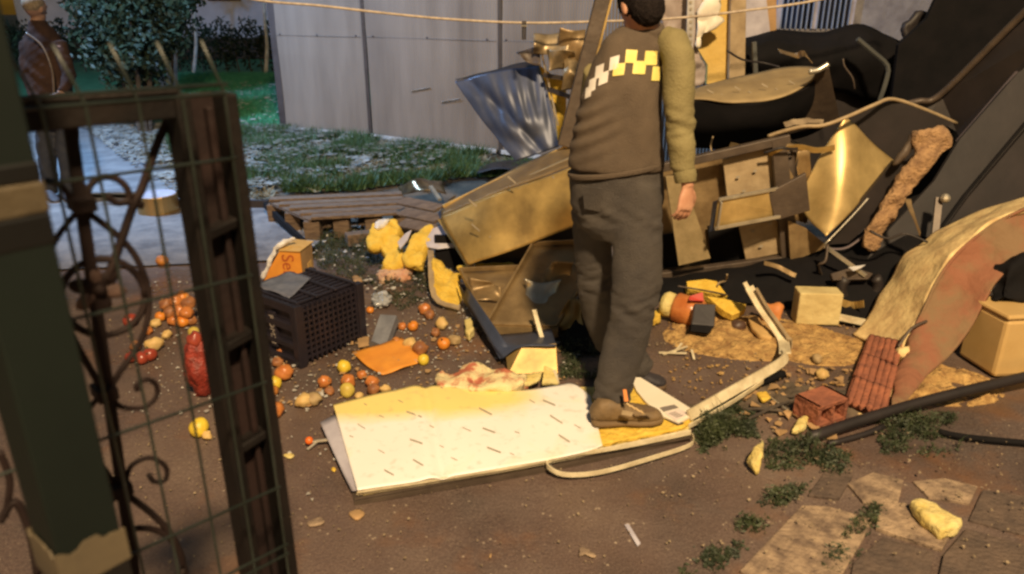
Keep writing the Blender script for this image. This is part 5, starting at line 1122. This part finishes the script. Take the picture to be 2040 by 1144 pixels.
def hand(mm, wrist, dirv, back, size=1.0, curl=0.5, thumb_side=1):
    """palm, four unequal bent fingers and a thumb; dirv points to the fingertips, back is the back of the hand"""
    d = Vector(dirv).normalized(); b = Vector(back); b = (b - d * b.dot(d)).normalized(); s = d.cross(b) * thumb_side
    w = Vector(wrist); k = size
    mm.loft([(w - d * .02 * k, .028 * k, .021 * k), (w + d * .01 * k, .028 * k, .019 * k), (w + d * .045 * k, .039 * k, .016 * k), (w + d * .085 * k, .042 * k, .013 * k), (w + d * .098 * k, .036 * k, .010 * k)], 14, side=s)
    for i, (o, l) in enumerate(((.031, .070), (.011, .080), (-.010, .075), (-.030, .058))):
        p = w + d * (.088 * k) + s * (o * k); pts = [p - d * .02 * k]; a = 0.15; pts.append(p)
        for seg, f in enumerate((.42, .32, .26)):
            a += curl * (0.5, 0.9, 0.7)[seg]; q = pts[-1] + (d * cos(a) - b * sin(a) + s * o * 1.2) * (l * f * k); pts.append(q)
        mm.tube(pts, [.0095 * k, .0092 * k, .0085 * k, .0078 * k, .0062 * k], 8)
    p0 = w + d * .02 * k + s * .026 * k; p1 = w + d * .045 * k + s * .048 * k - b * .008 * k; p2 = w + d * .075 * k + s * .055 * k - b * .02 * k; p3 = w + d * .098 * k + s * .048 * k - b * .03 * k
    mm.tube([p0, p1, p2, p3], [.014 * k, .012 * k, .0098 * k, .0075 * k], 8)
def head(mm, c, fwd, k=1.0):
    """skull, jaw, nose, brow, ears"""
    f = Vector(fwd).normalized(); u = Vector((0, 0, 1)); u = (u - f * u.dot(f)).normalized(); s = f.cross(u); R = Matrix((s, f, u)).transposed()
    mm.ball(c + u * .02 * k, (.077 * k, .095 * k, .098 * k), 20, 14, R=R)
    mm.ball(c + f * .028 * k - u * .055 * k, (.056 * k, .062 * k, .062 * k), 16, 12, R=R)
    mm.tube([c + f * .088 * k + u * .018 * k, c + f * .112 * k - u * .018 * k, c + f * .088 * k - u * .026 * k], [.008 * k, .014 * k, .012 * k], 8)
    mm.ball(c + f * .082 * k - u * .055 * k, (.024 * k, .014 * k, .007 * k), 10, 6, R=R); mm.ball(c + f * .082 * k - u * .066 * k, (.022 * k, .013 * k, .008 * k), 10, 6, R=R)
    for q in (-1, 1):
        mm.ball(c + s * q * .076 * k - f * .004 * k - u * .006 * k, (.010 * k, .018 * k, .031 * k), 10, 8, R=R)
        mm.ball(c + s * q * .030 * k + f * .083 * k + u * .034 * k, (.022 * k, .012 * k, .008 * k), 8, 6, R=R)
    return R, s, f, u
def wrinkle(amp, fx=6, fz=16, seed=0):
    def fn(p, n): return amp * (noise.noise(Vector((p.x * fx + seed, p.y * fx, p.z * fz + p.x * 9))) + 0.5 * noise.noise(Vector((p.x * fx * 2.3, p.y * fx * 2.3 + seed, p.z * fz * 2.1 - p.x * 14))))
    return fn
# ---- the standing man
man = thing('person', 'man seen from behind in brown vest with checkered band, stepping on the white panel', 'person', G(1240, 850, 0.07))
body = M()
hc = P(1275, 13, 2.99)
R_, s_, f_, u_ = head(body, hc, (-0.36, 0.84, -0.40), 0.97)
torso = rg([(1228, 450, 50, 3.0, .07), (1228, 400, 74, 2.98, .085), (1228, 335, 76, 2.98, .085), (1230, 260, 70, 2.98, .09), (1238, 190, 66, 2.99, .09), (1250, 140, 60, 3.0, .085), (1266, 105, 55, 3.0, .085), (1288, 76, 34, 3.0, .065), (1290, 55, 24, 3.0, .055), (1282, 25, 25, 2.99, .055)])
body.loft(torso, 20)
arm_r = rg([(1335, 92, 24, 2.94, .05), (1352, 130, 24, 2.90, .05), (1350, 200, 22, 2.87, .045), (1352, 232, 20, 2.86, .042), (1358, 290, 18, 2.84, .036), (1366, 345, 13, 2.82, .026), (1370, 372, 12, 2.81, .024)])
body.loft(arm_r, 14)
hand(body, P(1370, 372, 2.81), (P(1366, 420, 2.79) - P(1372, 372, 2.81)), (0.45, -0.85, 0.1), 0.94, 0.55, -1)
arm_l = rg([(1190, 150, 24, 3.05, .05), (1182, 200, 22, 3.12, .045), (1190, 250, 20, 3.22, .04), (1215, 262, 16, 3.34, .034), (1235, 262, 12, 3.42, .026)])
body.loft(arm_l, 14, side=(0, .3, 1))
hand(body, P(1238, 262, 3.43), (0.5, 0.8, -0.1), (0.2, 0, 1), 0.86, 0.5, 1)
leg_near = [(1272, 350, 32, 2.97, .07), (1269, 430, 34, 2.93, .07), (1270, 500, 32, 2.88, .06), (1268, 570, 31, 2.84, .055), (1262, 620, 28, 2.81, .05), (1247, 680, 25, 2.79, .045), (1224, 765, 20, 2.73, .04), (1222, 815, 20, 2.71, .04)]
leg_far = [(1184, 350, 26, 3.0, .07), (1181, 430, 26, 3.05, .06), (1180, 500, 20, 3.11, .05), (1185, 570, 19, 3.14, .045), (1196, 620, 20, 3.15, .045), (1218, 670, 20, 3.15, .045), (1272, 742, 18, 3.14, .04), (1284, 755, 16, 3.14, .04)]
body.loft(rg(leg_near), 16); body.loft(rg(leg_far), 16)
body.build('body', m_skin, man, smooth=True, remesh=0.0045, smoothit=3)
# hair
hr = M(); Rm = Matrix((s_, f_, u_)).transposed()
hr.ball(hc + u_ * .030 - f_ * .010, (.083, .098, .097), 26, 18, R=Rm); hr.ball(hc - f_ * .045 - u_ * .020, (.070, .060, .075), 20, 14, R=Rm)
hr.build('hair', m_hair, man, smooth=True, remesh=0.006, smoothit=3, disp=lambda p, n: 0.003 * noise.noise(p * 70))
for q in (-1, 1):
    M().ball(hc + s_ * q * .030 + f_ * .083 + u_ * .015, 0.011, 10, 8).build('eye', mat('eye_white', (0.7, 0.68, 0.65), None, 3, .2), man, smooth=True)
# trousers
t_ = M()
t_.loft(rg([(1227, 322, 88, 2.985, .118), (1228, 350, 95, 2.985, .125), (1230, 395, 94, 2.985, .130), (1232, 440, 84, 2.98, .12), (1232, 472, 50, 2.98, .10)]), 26)
t_.loft(rg([(1272, 370, 46, 2.96, .105), (1269, 430, 50, 2.93, .105), (1270, 500, 50, 2.88, .095), (1268, 570, 50, 2.84, .086), (1262, 620, 45, 2.81, .076), (1247, 680, 43, 2.79, .070), (1232, 730, 41, 2.75, .066), (1224, 765, 38, 2.73, .062), (1221, 796, 38, 2.71, .060)]), 22)
t_.loft(rg([(1182, 370, 46, 3.0, .10), (1181, 430, 41, 3.05, .092), (1181, 500, 38, 3.09, .082), (1186, 570, 36, 3.12, .078), (1196, 620, 36, 3.15, .076), (1218, 670, 40, 3.15, .072), (1250, 712, 40, 3.13, .07), (1272, 742, 34, 3.14, .064)]), 22)
t_.build('trousers', m_jean, man, smooth=True, remesh=0.008, smoothit=4, disp=lambda p, n: wrinkle(0.006, 9, 10, 2)(p, n) + wrinkle(0.016, 8, 24, 5)(p, n) * (math.exp(-((p.z - .55) / .09) ** 2) + 1.1 * math.exp(-((p.z - .16) / .08) ** 2) + .8 * math.exp(-((p.z - .88) / .06) ** 2)))
M().slab([P(1160, 372, 2.855), P(1198, 376, 2.85), P(1196, 422, 2.865), P(1164, 416, 2.87)], 0.004).build('back_pocket', m_jean, man)
# vest
v_ = M()
v_.loft(rg([(1226, 336, 95, 2.985, .132), (1227, 322, 96, 2.985, .134), (1228, 285, 91, 2.985, .130), (1233, 235, 85, 2.985, .128), (1240, 182, 78, 2.99, .122), (1250, 140, 72, 3.0, .115), (1262, 108, 66, 3.0, .10), (1278, 86, 55, 3.0, .085), (1290, 68, 38, 3.0, .07), (1293, 56, 29, 3.0, .06)]), 28, sup=0.9)
v_.ball(P(1318, 98, 2.97), (.055, .07, .045), 14, 10)
vest = v_.build('vest', m_vest, man, smooth=True, remesh=0.009, smoothit=5)
def vestd(p, n):
    q = C0 + (p - C0); k = wrinkle(0.006, 6, 7, 7)(p, n)
    return k
for v in vest.data.vertices: pass
nn = [v.normal.copy() for v in vest.data.vertices]; w0 = wpos(vest)
pl = P(1150, 250, 2.9)
for v, n_ in zip(vest.data.vertices, nn):
    p = v.co + w0; d = max(0, 1 - (p - pl).length / 0.20)
    v.co += n_ * (vestd(p, n_) + 0.009 * d * sin((p.z - p.x * .5) * 110))
M().loft(rg([(1227, 340, 96, 2.985, .135), (1226, 330, 97, 2.985, .137)]), 30, sup=0.9).build('hem_band', m_vest, man, smooth=True, bevel=0.004)
M().loft(rg([(1291, 66, 35, 3.0, .068), (1293, 50, 30, 2.99, .062)]), 20).build('collar', m_vest, man, smooth=True, bevel=0.004)
# sleeves
sl = M(); sl.loft(rg([(1322, 82, 26, 2.97, .06), (1340, 88, 33, 2.94, .068), (1352, 112, 33, 2.91, .066), (1352, 160, 32, 2.88, .062), (1352, 205, 31, 2.87, .058), (1354, 240, 30, 2.86, .056), (1357, 290, 28, 2.84, .050), (1361, 330, 25, 2.83, .044), (1362, 345, 22, 2.825, .040)]), 20)
sl.build('sleeve', m_sleeve, man, smooth=True, remesh=0.008, smoothit=4, disp=lambda p, n: wrinkle(0.004, 9, 14, 4)(p, n) + wrinkle(0.014, 8, 26, 5)(p, n) * (math.exp(-((p.z - 1.26) / .07) ** 2) + .9 * math.exp(-((p.z - 1.06) / .05) ** 2)))
M().loft(rg([(1363, 340, 23, 2.825, .041), (1365, 352, 23, 2.82, .040), (1366, 364, 21, 2.815, .036)]), 18).build('cuff', m_sleeve, man, smooth=True, bevel=0.003)
s2 = M(); s2.loft(rg([(1192, 140, 30, 3.04, .06), (1182, 195, 29, 3.10, .056), (1190, 245, 26, 3.2, .05), (1212, 258, 22, 3.32, .044), (1228, 260, 18, 3.38, .036)]), 18, side=(0, .3, 1))
s2.build('sleeve', m_sleeve, man, smooth=True, remesh=0.010, smoothit=4)
# checkered band lying on the vest
bvh = BVHTree.FromObject(vest, bpy.context.evaluated_depsgraph_get())
def onvest(x, y):
    d = ray(x, y).normalized(); h = bvh.ray_cast(C0 - w0, d)
    return (h[0] + w0 + h[1] * (0.003 if h[1].dot(d) < 0 else -0.003)) if h[0] is not None else None
sq = [(1257, 113, 10, 12, 0.05, m_refy), (1296, 116, 11, 13, 0.02, m_refy), (1273, 135, 11, 12, 0.03, m_refy), (1306, 147, 7, 13, 0.02, m_refy), (1233, 139, 10, 11, -.12, m_refy),
      (1224, 126, 8, 12, -.30, m_refl), (1203, 156, 8, 11, -.42, m_refl), (1195, 143, 7, 12, -.45, m_refl), (1181, 170, 6, 12, -.5, m_refl), (1173, 184, 5, 10, -.5, m_refl)]
for (x, y, hw, hh, sh_, mt) in sq:
    hw *= 1.12; hh *= 1.08
    g = []; ok = True
    for j in range(4):
        for i in range(4):
            u = (i / 3 * 2 - 1) * hw; v = (j / 3 * 2 - 1) * hh; p = onvest(x + u - v * 0.12, y + v + u * sh_)
            if p is None: ok = False; break
            g.append(p)
        if not ok: break
    if ok: M().add(g, [(j*4+i, j*4+i+1, (j+1)*4+i+1, (j+1)*4+i) for j in range(3) for i in range(3)]).build('reflective_square', mt, man, solid=0.001)
# shoes
def shoe(heel, toe, h, m, par, tilt=0.0, w=0.045):
    d = (toe - heel); L_ = d.length; d.normalize(); z = Vector((0, 0, 1)); s = d.cross(z).normalized(); z = s.cross(d)
    mm = M()
    prof = [(-.02, .55, .34), (.03, .80, .62), (.12, .90, .98), (.24, .92, 1.0), (.38, .88, .84), (.52, .90, .66), (.68, 1.0, .54), (.82, 1.0, .46), (.93, .80, .36), (1.0, .45, .22)]
    rings = []
    for (t, ww, hh) in prof: rings.append((heel + d * (L_ * t) + z * (h * hh * .5 + .012), w * ww, h * hh * .5))
    mm.loft(rings, 18, sup=0.75, side=s)
    up = mm.build('shoe', m, par, smooth=True, remesh=0.005, smoothit=3, disp=lambda p, n: 0.0015 * noise.noise(p * 60))
    sm = M(); sr = []
    for (t, ww) in ((-.03, .6), (0, .85), (.1, 1.0), (.3, .95), (.45, .88), (.65, 1.06), (.85, 1.04), (.97, .75), (1.02, .45)): sr.append((heel + d * (L_ * t) + z * .012, w * ww * 1.02, .014))
    sm.loft(sr, 14, sup=0.5, side=s); so_ = sm.build('sole', m_sole if m is not m_shoe else mat('tan_sole', (0.17, 0.11, 0.05), (0.12, 0.075, 0.035), 9, .8), up, smooth=True)
    so_.location = -up.location
    return up
hl = G(1182, 842, 0.07); to = G(1316, 838, 0.07)
s1 = shoe(hl, to, 0.105, m_shoe, man, w=0.05)
dsh = (to - hl).normalized(); zz = Vector((0, 0, 1)); ssh = dsh.cross(zz)
M().loft([(P(1222, 822, 2.70), .052, .048), (P(1220, 806, 2.70), .050, .046)], 18, side=dsh).build('shoe_collar', mat('shoe_lining', (0.20, 0.10, 0.05), None, 8, .8), man, smooth=True, bevel=.003)
M().slab([P(1241, 776, 2.62), P(1248, 776, 2.62), P(1252, 800, 2.60), P(1244, 800, 2.60)], 0.006).build('heel_tab', mat('orange_tab', (0.75, 0.25, 0.05), None, 6, .6), man)
for i in range(4):
    a = P(1250 + i * 9, 803 + i * 5, 2.60 - .002 * i); M().tube([a + Vector((-.004, 0, 0)), a + Vector((.012, -.008, -.012))], 0.0035, 6).build('lace', m_beige, man)
M().slab([P(1282, 814, 2.58), P(1300, 812, 2.58), P(1306, 818, 2.575), P(1284, 822, 2.575)], 0.004).build('shoe_patch', m_sole, man)
M().slab([P(1240, 816, 2.59), P(1262, 822, 2.585), P(1258, 830, 2.58), P(1238, 826, 2.585)], 0.004).build('shoe_patch', m_board, man)
hl2 = G(1262, 775, 0.012); to2 = hl2 + Vector((.15, -.04, 0)); m_shoe2 = mat('dark_shoe', (0.035, 0.03, 0.035), None, 8, .7)
hl2 = G(1250, 768, 0.0); to2 = G(1325, 772, 0.0)
shoe(hl2, hl2 + (to2 - hl2), 0.09, m_shoe2, man, w=0.045)

# ---- the person further back, seen through the gate
p2_ = thing('person', 'bystander in dark jacket behind the rusty gate at the far left', 'person', G(118, 398))
YB = 6.75
def rb_(L_): return rg([(a, b, c, YB + d, e) for a, b, c, d, e in L_])
bd = M(); hc2 = P(70, 18, YB); R2, s2_, f2, u2 = head(bd, hc2, (0.25, 0.95, -0.2), 1.0)
bd.loft(rb_([(108, 250, 30, 0, .13), (104, 190, 34, 0, .13), (92, 120, 36, 0, .12), (84, 80, 34, 0, .11), (76, 60, 14, 0, .06), (72, 40, 12, 0, .055)]), 18)
for dx in (0, 1):
    x = 88 + dx * 42; bd.loft(rb_([(x, 240, 17, 0, .08), (x + 4, 320, 13, 0, .06), (x + 10 - dx * 4, 392, 9, 0, .045)]), 12)
bd.loft(rb_([(120, 92, 11, -.05, .05), (136, 150, 9, -.10, .045), (122, 190, 8, -.2, .04)]), 12); bd.loft(rb_([(54, 92, 11, 0, .05), (56, 150, 9, -.05, .045), (76, 205, 8, -.15, .04)]), 12)
hand(bd, P(122, 190, YB - .2), (-0.6, -.3, -.5), (0.3, -.8, .3), 1.0, .6, 1); hand(bd, P(76, 205, YB - .15), (0.6, -.3, -.5), (-0.3, -.8, .3), 1.0, .6, -1)
bd.build('body', mat('shaded_skin', (0.20, 0.115, 0.08), (0.14, 0.08, 0.06), 12, .8), p2_, smooth=True, remesh=0.008, smoothit=3)  # skin darkened in the colour to look unlit
hh = M(); Rk = Matrix((s2_, f2, u2)).transposed(); hh.ball(hc2 + u2 * .035 - f2 * .018, (.083, .092, .090), 18, 14, R=Rk)
hh.build('hair', mat('fair_hair', (0.17, 0.13, 0.085), (0.08, 0.06, 0.04), 40, .8), p2_, smooth=True, remesh=0.008, smoothit=2)
jk = M(); jk.loft(rb_([(106, 248, 37, 0, .15), (104, 200, 39, 0, .15), (94, 130, 42, 0, .14), (86, 84, 40, 0, .12), (80, 62, 27, 0, .09), (76, 50, 17, 0, .075), (74, 42, 15, 0, .07)]), 20)
jk.loft(rb_([(118, 84, 13, -.03, .065), (138, 150, 12, -.10, .06), (126, 186, 11, -.2, .05)]), 12); jk.loft(rb_([(54, 84, 13, 0, .065), (54, 150, 12, -.05, .06), (72, 198, 11, -.14, .05)]), 12)
jk.build('jacket', mat('brown_jacket', (0.042, 0.024, 0.018), (0.018, 0.011, 0.010), 5, .95, spec=0.1), p2_, smooth=True, remesh=0.012, smoothit=3, disp=wrinkle(.01, 5, 12))
tp_ = M()
for dx in (0, 1):
    x = 90 + dx * 40; tp_.loft(rb_([(x + 4, 236, 21, 0, .11), (x + 3, 290, 19, 0, .09), (x + 6, 340, 15, 0, .075), (x + 12 - dx * 6, 386, 13, 0, .065)]), 14)
tp_.build('trousers', mat('navy_trousers', (0.02, 0.022, 0.03), None, 5, .8), p2_, smooth=True, remesh=0.012, smoothit=3, disp=wrinkle(.008, 5, 12))
M().tube(smoothpath(rb_ and [P(52, 66, YB - .17), P(84, 92, YB - .17), P(104, 140, YB - .19), P(108, 190, YB - .19)]), .010, 7).build('bag_strap', m_brownm, p2_, smooth=True)
for x in (104, 136): shoe(G(x - 6, 400), G(x + 12, 408), .1, m_shoe2, p2_, w=.045)

# ================================================================== THE GATE AND MESH FENCE IN FRONT
E0 = P(450, 190, 1.05); U = Vector((-.722, -.691, 0)); NF = Vector((.691, -.722, 0))     # U runs to the left along the fence
def FP(px, py, off=0.0): return PPL(px, py, E0 - NF * off, NF)
def sz(px, py, off=0.0):
    p = FP(px, py, off); return (p - E0).dot(U), p.z
def W3(s, z, off=0.0): return E0 + U * s + Vector((0, 0, z - E0.z)) - NF * off
fe = thing('wire_mesh_fence', 'green welded wire mesh fence panel with bent over tips in the left foreground', 'fence', (W3(0.4, 0)))
ztop = sz(445, 186)[1]
vs_ = [sz(x, 186)[0] for x in (447, 362, 272, 165, 75)]
step = (vs_[-1] - vs_[0]) / 4
for i in range(14):
    s = vs_[0] + step * i if i > 4 else vs_[i]
    if i > 4: s = vs_[4] + step * (i - 4)
    tipz = ztop + 0.075
    pts = [W3(s, 0.03), W3(s, 0.60), W3(s, 0.62, 0.0), W3(s, 0.66, -.022), W3(s, 0.70, -.022), W3(s, 0.74), W3(s, 1.0), W3(s, ztop)]
    pts += [W3(s + 0.006, ztop + .02), W3(s + 0.022, ztop + .07)] if i % 2 == 0 or True else []
    M().tube(pts, 0.0022, 6).build('wire', m_wire, fe, smooth=True)
hz = [sz(445, y)[1] for y in (168, 187)] + [sz(455, 317)[1], sz(475, 555)[1], sz(500, 772)[1], sz(525, 985)[1]] + [sz(555, 1093)[1], sz(560, 1110)[1], 0.45, 0.25, 0.05]
for z in hz:
    M().tube([W3(-0.004, z), W3(0.85, z)], 0.0026, 6).build('wire', m_wire, fe, smooth=True)

# gate: rusty channel frame with wrought iron scrolls, 9 cm behind the mesh
OFF = 0.10
ga = thing('iron_gate', 'rusty dark iron gate with scrollwork, ring and rosette behind the mesh', 'gate', W3(0.3, 0, OFF))
zt = sz(440, 184, OFF)[1]; sR = sz(456, 200, OFF)[0]; sL = sz(347, 245, OFF)[0]; zb = 0.08
def gbar(s0, z0, s1, z1, w, d, name, m=m_paint, off=OFF, bev=0.003):
    """bar in the gate plane, w wide in plane, d deep"""
    a = W3(s0, z0, off); b = W3(s1, z1, off); return M().bar(a, b, d, w, NF).build(name, m, ga, bevel=bev)
wd = sL - sR
gbar(sR + .008, zb, sR + .008, zt, .022, .055, 'post_flange'); gbar(sL - .008, zb, sL - .008, zt, .022, .055, 'post_flange')
gbar((sR + sL) / 2, zb, (sR + sL) / 2, zt, wd - .01, .012, 'post_web', m_rust, OFF + .02)
gbar(sR + wd * .36, zb, sR + wd * .36, zt - .02, .010, .022, 'post_rib', m_rust, OFF + .008)
for yy in (458, 690, 905): 
    z = sz(430, yy, OFF)[1]; gbar(sR + .01, z + .01, sL - .01, z - .006, .016, .03, 'wire_shadow_bar', m_paint, OFF)  # dark bars stand in for shadows of the fence wires
z0, z1 = sz(250, 192, OFF)[1], sz(250, 243, OFF)[1]
gbar(sL - .005, (z0 + z1) / 2, 1.2, (z0 + z1) / 2, abs(z0 - z1), .04, 'top_rail')
gbar(sL - .005, z0 + .004, 1.2, z0 + .004, .008, .055, 'rail_cap', m_paint)
gbar(sL, 0.12, 1.2, 0.12, .05, .04, 'bottom_rail')
# central bar and its scrolls, in the same plane
SO = OFF + 0.03
def gp(pts, n=6): return smoothpath([FP(x, y, SO) for x, y in pts], n)
def gtube(pts, r, name, n=6): return M().tube(gp(pts, n), r, 8).build(name, m_rust, ga, smooth=True)
c_top = FP(128, 190, SO); c_bot = FP(268, 1160, SO); 
M().bar(FP(138, 240, SO), FP(270, 1160, SO), 0.010, 0.016, NF).build('centre_bar', m_rust, ga)
sc = sz(160, 400, SO)[0]
for (y, x) in ((405, 162), (780, 208), (970, 238)):
    z = sz(x, y, SO)[1]; a = W3(sz(x, y, SO)[0], z, SO)
    M().bar(a - Vector((0, 0, .011)), a + Vector((0, 0, .011)), .030, .044, U).build('collar', m_rust, ga, bevel=.003)
for k, (x0, y0) in enumerate(((162, 405), (208, 780), (238, 970))): pass
def ring(cx, cy, rx, ry, r, name):
    pts = [FP(cx + rx * cos(a), cy + ry * sin(a), SO) for a in [2 * pi * i / 30 for i in range(31)]]
    M().tube(pts, r, 8).build(name, m_rust, ga, smooth=True)
ring(205, 592, 84, 76, .0055, 'ring'); ring(284, 1130, 82, 78, .0055, 'ring')
gtube([(170, 420), (235, 470), (275, 520), (297, 590), (285, 670), (240, 740), (218, 775)], .0050, 'scroll')
gtube([(155, 420), (110, 480), (75, 560), (70, 600)], .0045, 'scroll'); gtube([(130, 640), (160, 700), (200, 770)], .0050, 'scroll')
gtube([(220, 785), (240, 810), (285, 812), (312, 790), (310, 765), (290, 756), (272, 768), (275, 778)], .0042, 'scroll')
gtube([(200, 785), (175, 815), (150, 810), (140, 790)], .0042, 'scroll')
gtube([(250, 965), (262, 928), (300, 912), (330, 930), (330, 955), (308, 960), (296, 945)], .0042, 'scroll')
gtube([(228, 965), (200, 925), (165, 915), (140, 935)], .0042, 'scroll')
gtube([(252, 985), (310, 1030), (350, 1080), (370, 1144), (372, 1190)], .0055, 'scroll'); gtube([(232, 985), (205, 1030), (185, 1080), (180, 1144)], .0040, 'scroll')
gtube([(175, 400), (180, 370), (210, 352), (245, 365), (258, 395), (235, 405), (212, 390)], .0050, 'scroll'); gtube([(255, 402), (285, 410)], .006, 'scroll')
gtube([(145, 400), (120, 370), (90, 360)], .0045, 'scroll')
gtube([(338, 232), (312, 290), (285, 370), (262, 420), (235, 500), (212, 560)], .0068, 'diagonal_rod')
gtube([(0, 1040), (30, 1000), (60, 1060), (75, 1144)], .006, 'scroll'); gtube([(0, 900), (20, 960), (10, 1030)], .005, 'scroll')
ros = FP(196, 575, SO)
for i in range(6):
    a = i * pi / 3 + .4; d = U * cos(a) + Vector((0, 0, 1)) * sin(a)
    R = Matrix((d, d.cross(NF), NF)).transposed(); M().ball(ros + d * .021, (.020, .012, .006), 12, 8, R=R).build('petal', (m_rust, mat('pale_petal', (0.13, 0.08, 0.065), (0.06, 0.035, 0.03), 30, .6))[i % 2], ga, smooth=True)  # every other petal is a paler brown
M().ball(ros + NF * .006, .010, 10, 8).build('rosette_core', m_rust, ga, smooth=True)
# green square post wrapped in tape
gps = thing('green_fence_post', 'dark green square post wrapped in black and tan tape at the left edge', 'post', FP(60, 700, .03) * 1)
pr = P(66, 715, 0.74); ce = Vector((pr.x, pr.y, 0)); Rp = Matrix.Rotation(radians(-38), 3, 'Z')
zb_ = P(120, 1105, 0.70).z
def pbox(z0, z1, g, name, m): M().box(ce + Vector((0, 0, (z0 + z1) / 2)), (.072 + g, .072 + g, z1 - z0), R=Rp).build(name, m, gps, bevel=0.003)
zz_ = lambda y: P(60, y, 0.72).z
pbox(0.02, 1.95, 0, 'post_tube', m_gpost)
pbox(zz_(500), zz_(436), .003, 'black_tape', m_btape); pbox(zz_(436), zz_(372), .005, 'tan_tape', m_tape); pbox(zz_(372), zz_(330), .003, 'black_tape', m_btape)
# torn tan tape at the foot with a ragged upper edge
zc = zz_(1080); tpv = []; tpf = []
random.seed(8)
cor = [Vector((x, y, 0)) for x, y in ((-1, 1), (-1, -1), (1, -1), (1, 1))]; pth = []
for i in range(3):
    for k in range(10): pth.append(cor[i].lerp(cor[i + 1], k / 10))
pth.append(cor[3])
for i, p in enumerate(pth):
    q = ce + Rp @ (p * .0390); tpv += [q + Vector((0, 0, zc + random.choice((0, .006, .002, .009)))), q + Vector((0, 0, zc - .045))]
for i in range(len(pth) - 1): tpf.append((2*i, 2*i+1, 2*i+3, 2*i+2))
M().add(tpv, tpf).build('torn_tape', mat('torn_tape', (0.11, 0.085, 0.05), (0.07, 0.055, 0.035), 9, .7), gps, solid=.002)
pbox(zc - .30, zc - .04, .004, 'black_tape', m_btape)

# ================================================================== the street lamps that light the yard (outside the view)
def lamp(name, p, label, col):
    t = thing(name, label, 'lamp', (p.x + .6 * (1 if p.x > 0 else -1), p.y, 0)); s = 1 if p.x > 0 else -1
    M().tube([(p.x + .6 * s, p.y, 0), (p.x + .6 * s, p.y, p.z + .1), (p.x + .3 * s, p.y, p.z + .32), (p.x, p.y, p.z + .25)], [.06, .045, .03, .03], 10).build('pole', m_dkpan, t, smooth=True)
    M().box((p.x, p.y, p.z + .24), (.42, .2, .06)).build('lamp_head', m_alu, t, bevel=.01)
lamp('street_lamp', LAMP1, 'street lamp with amber light just outside the view', WARM)
lamp('street_lamp', LAMP2, 'yard lamp with cold light just outside the view', COOL)
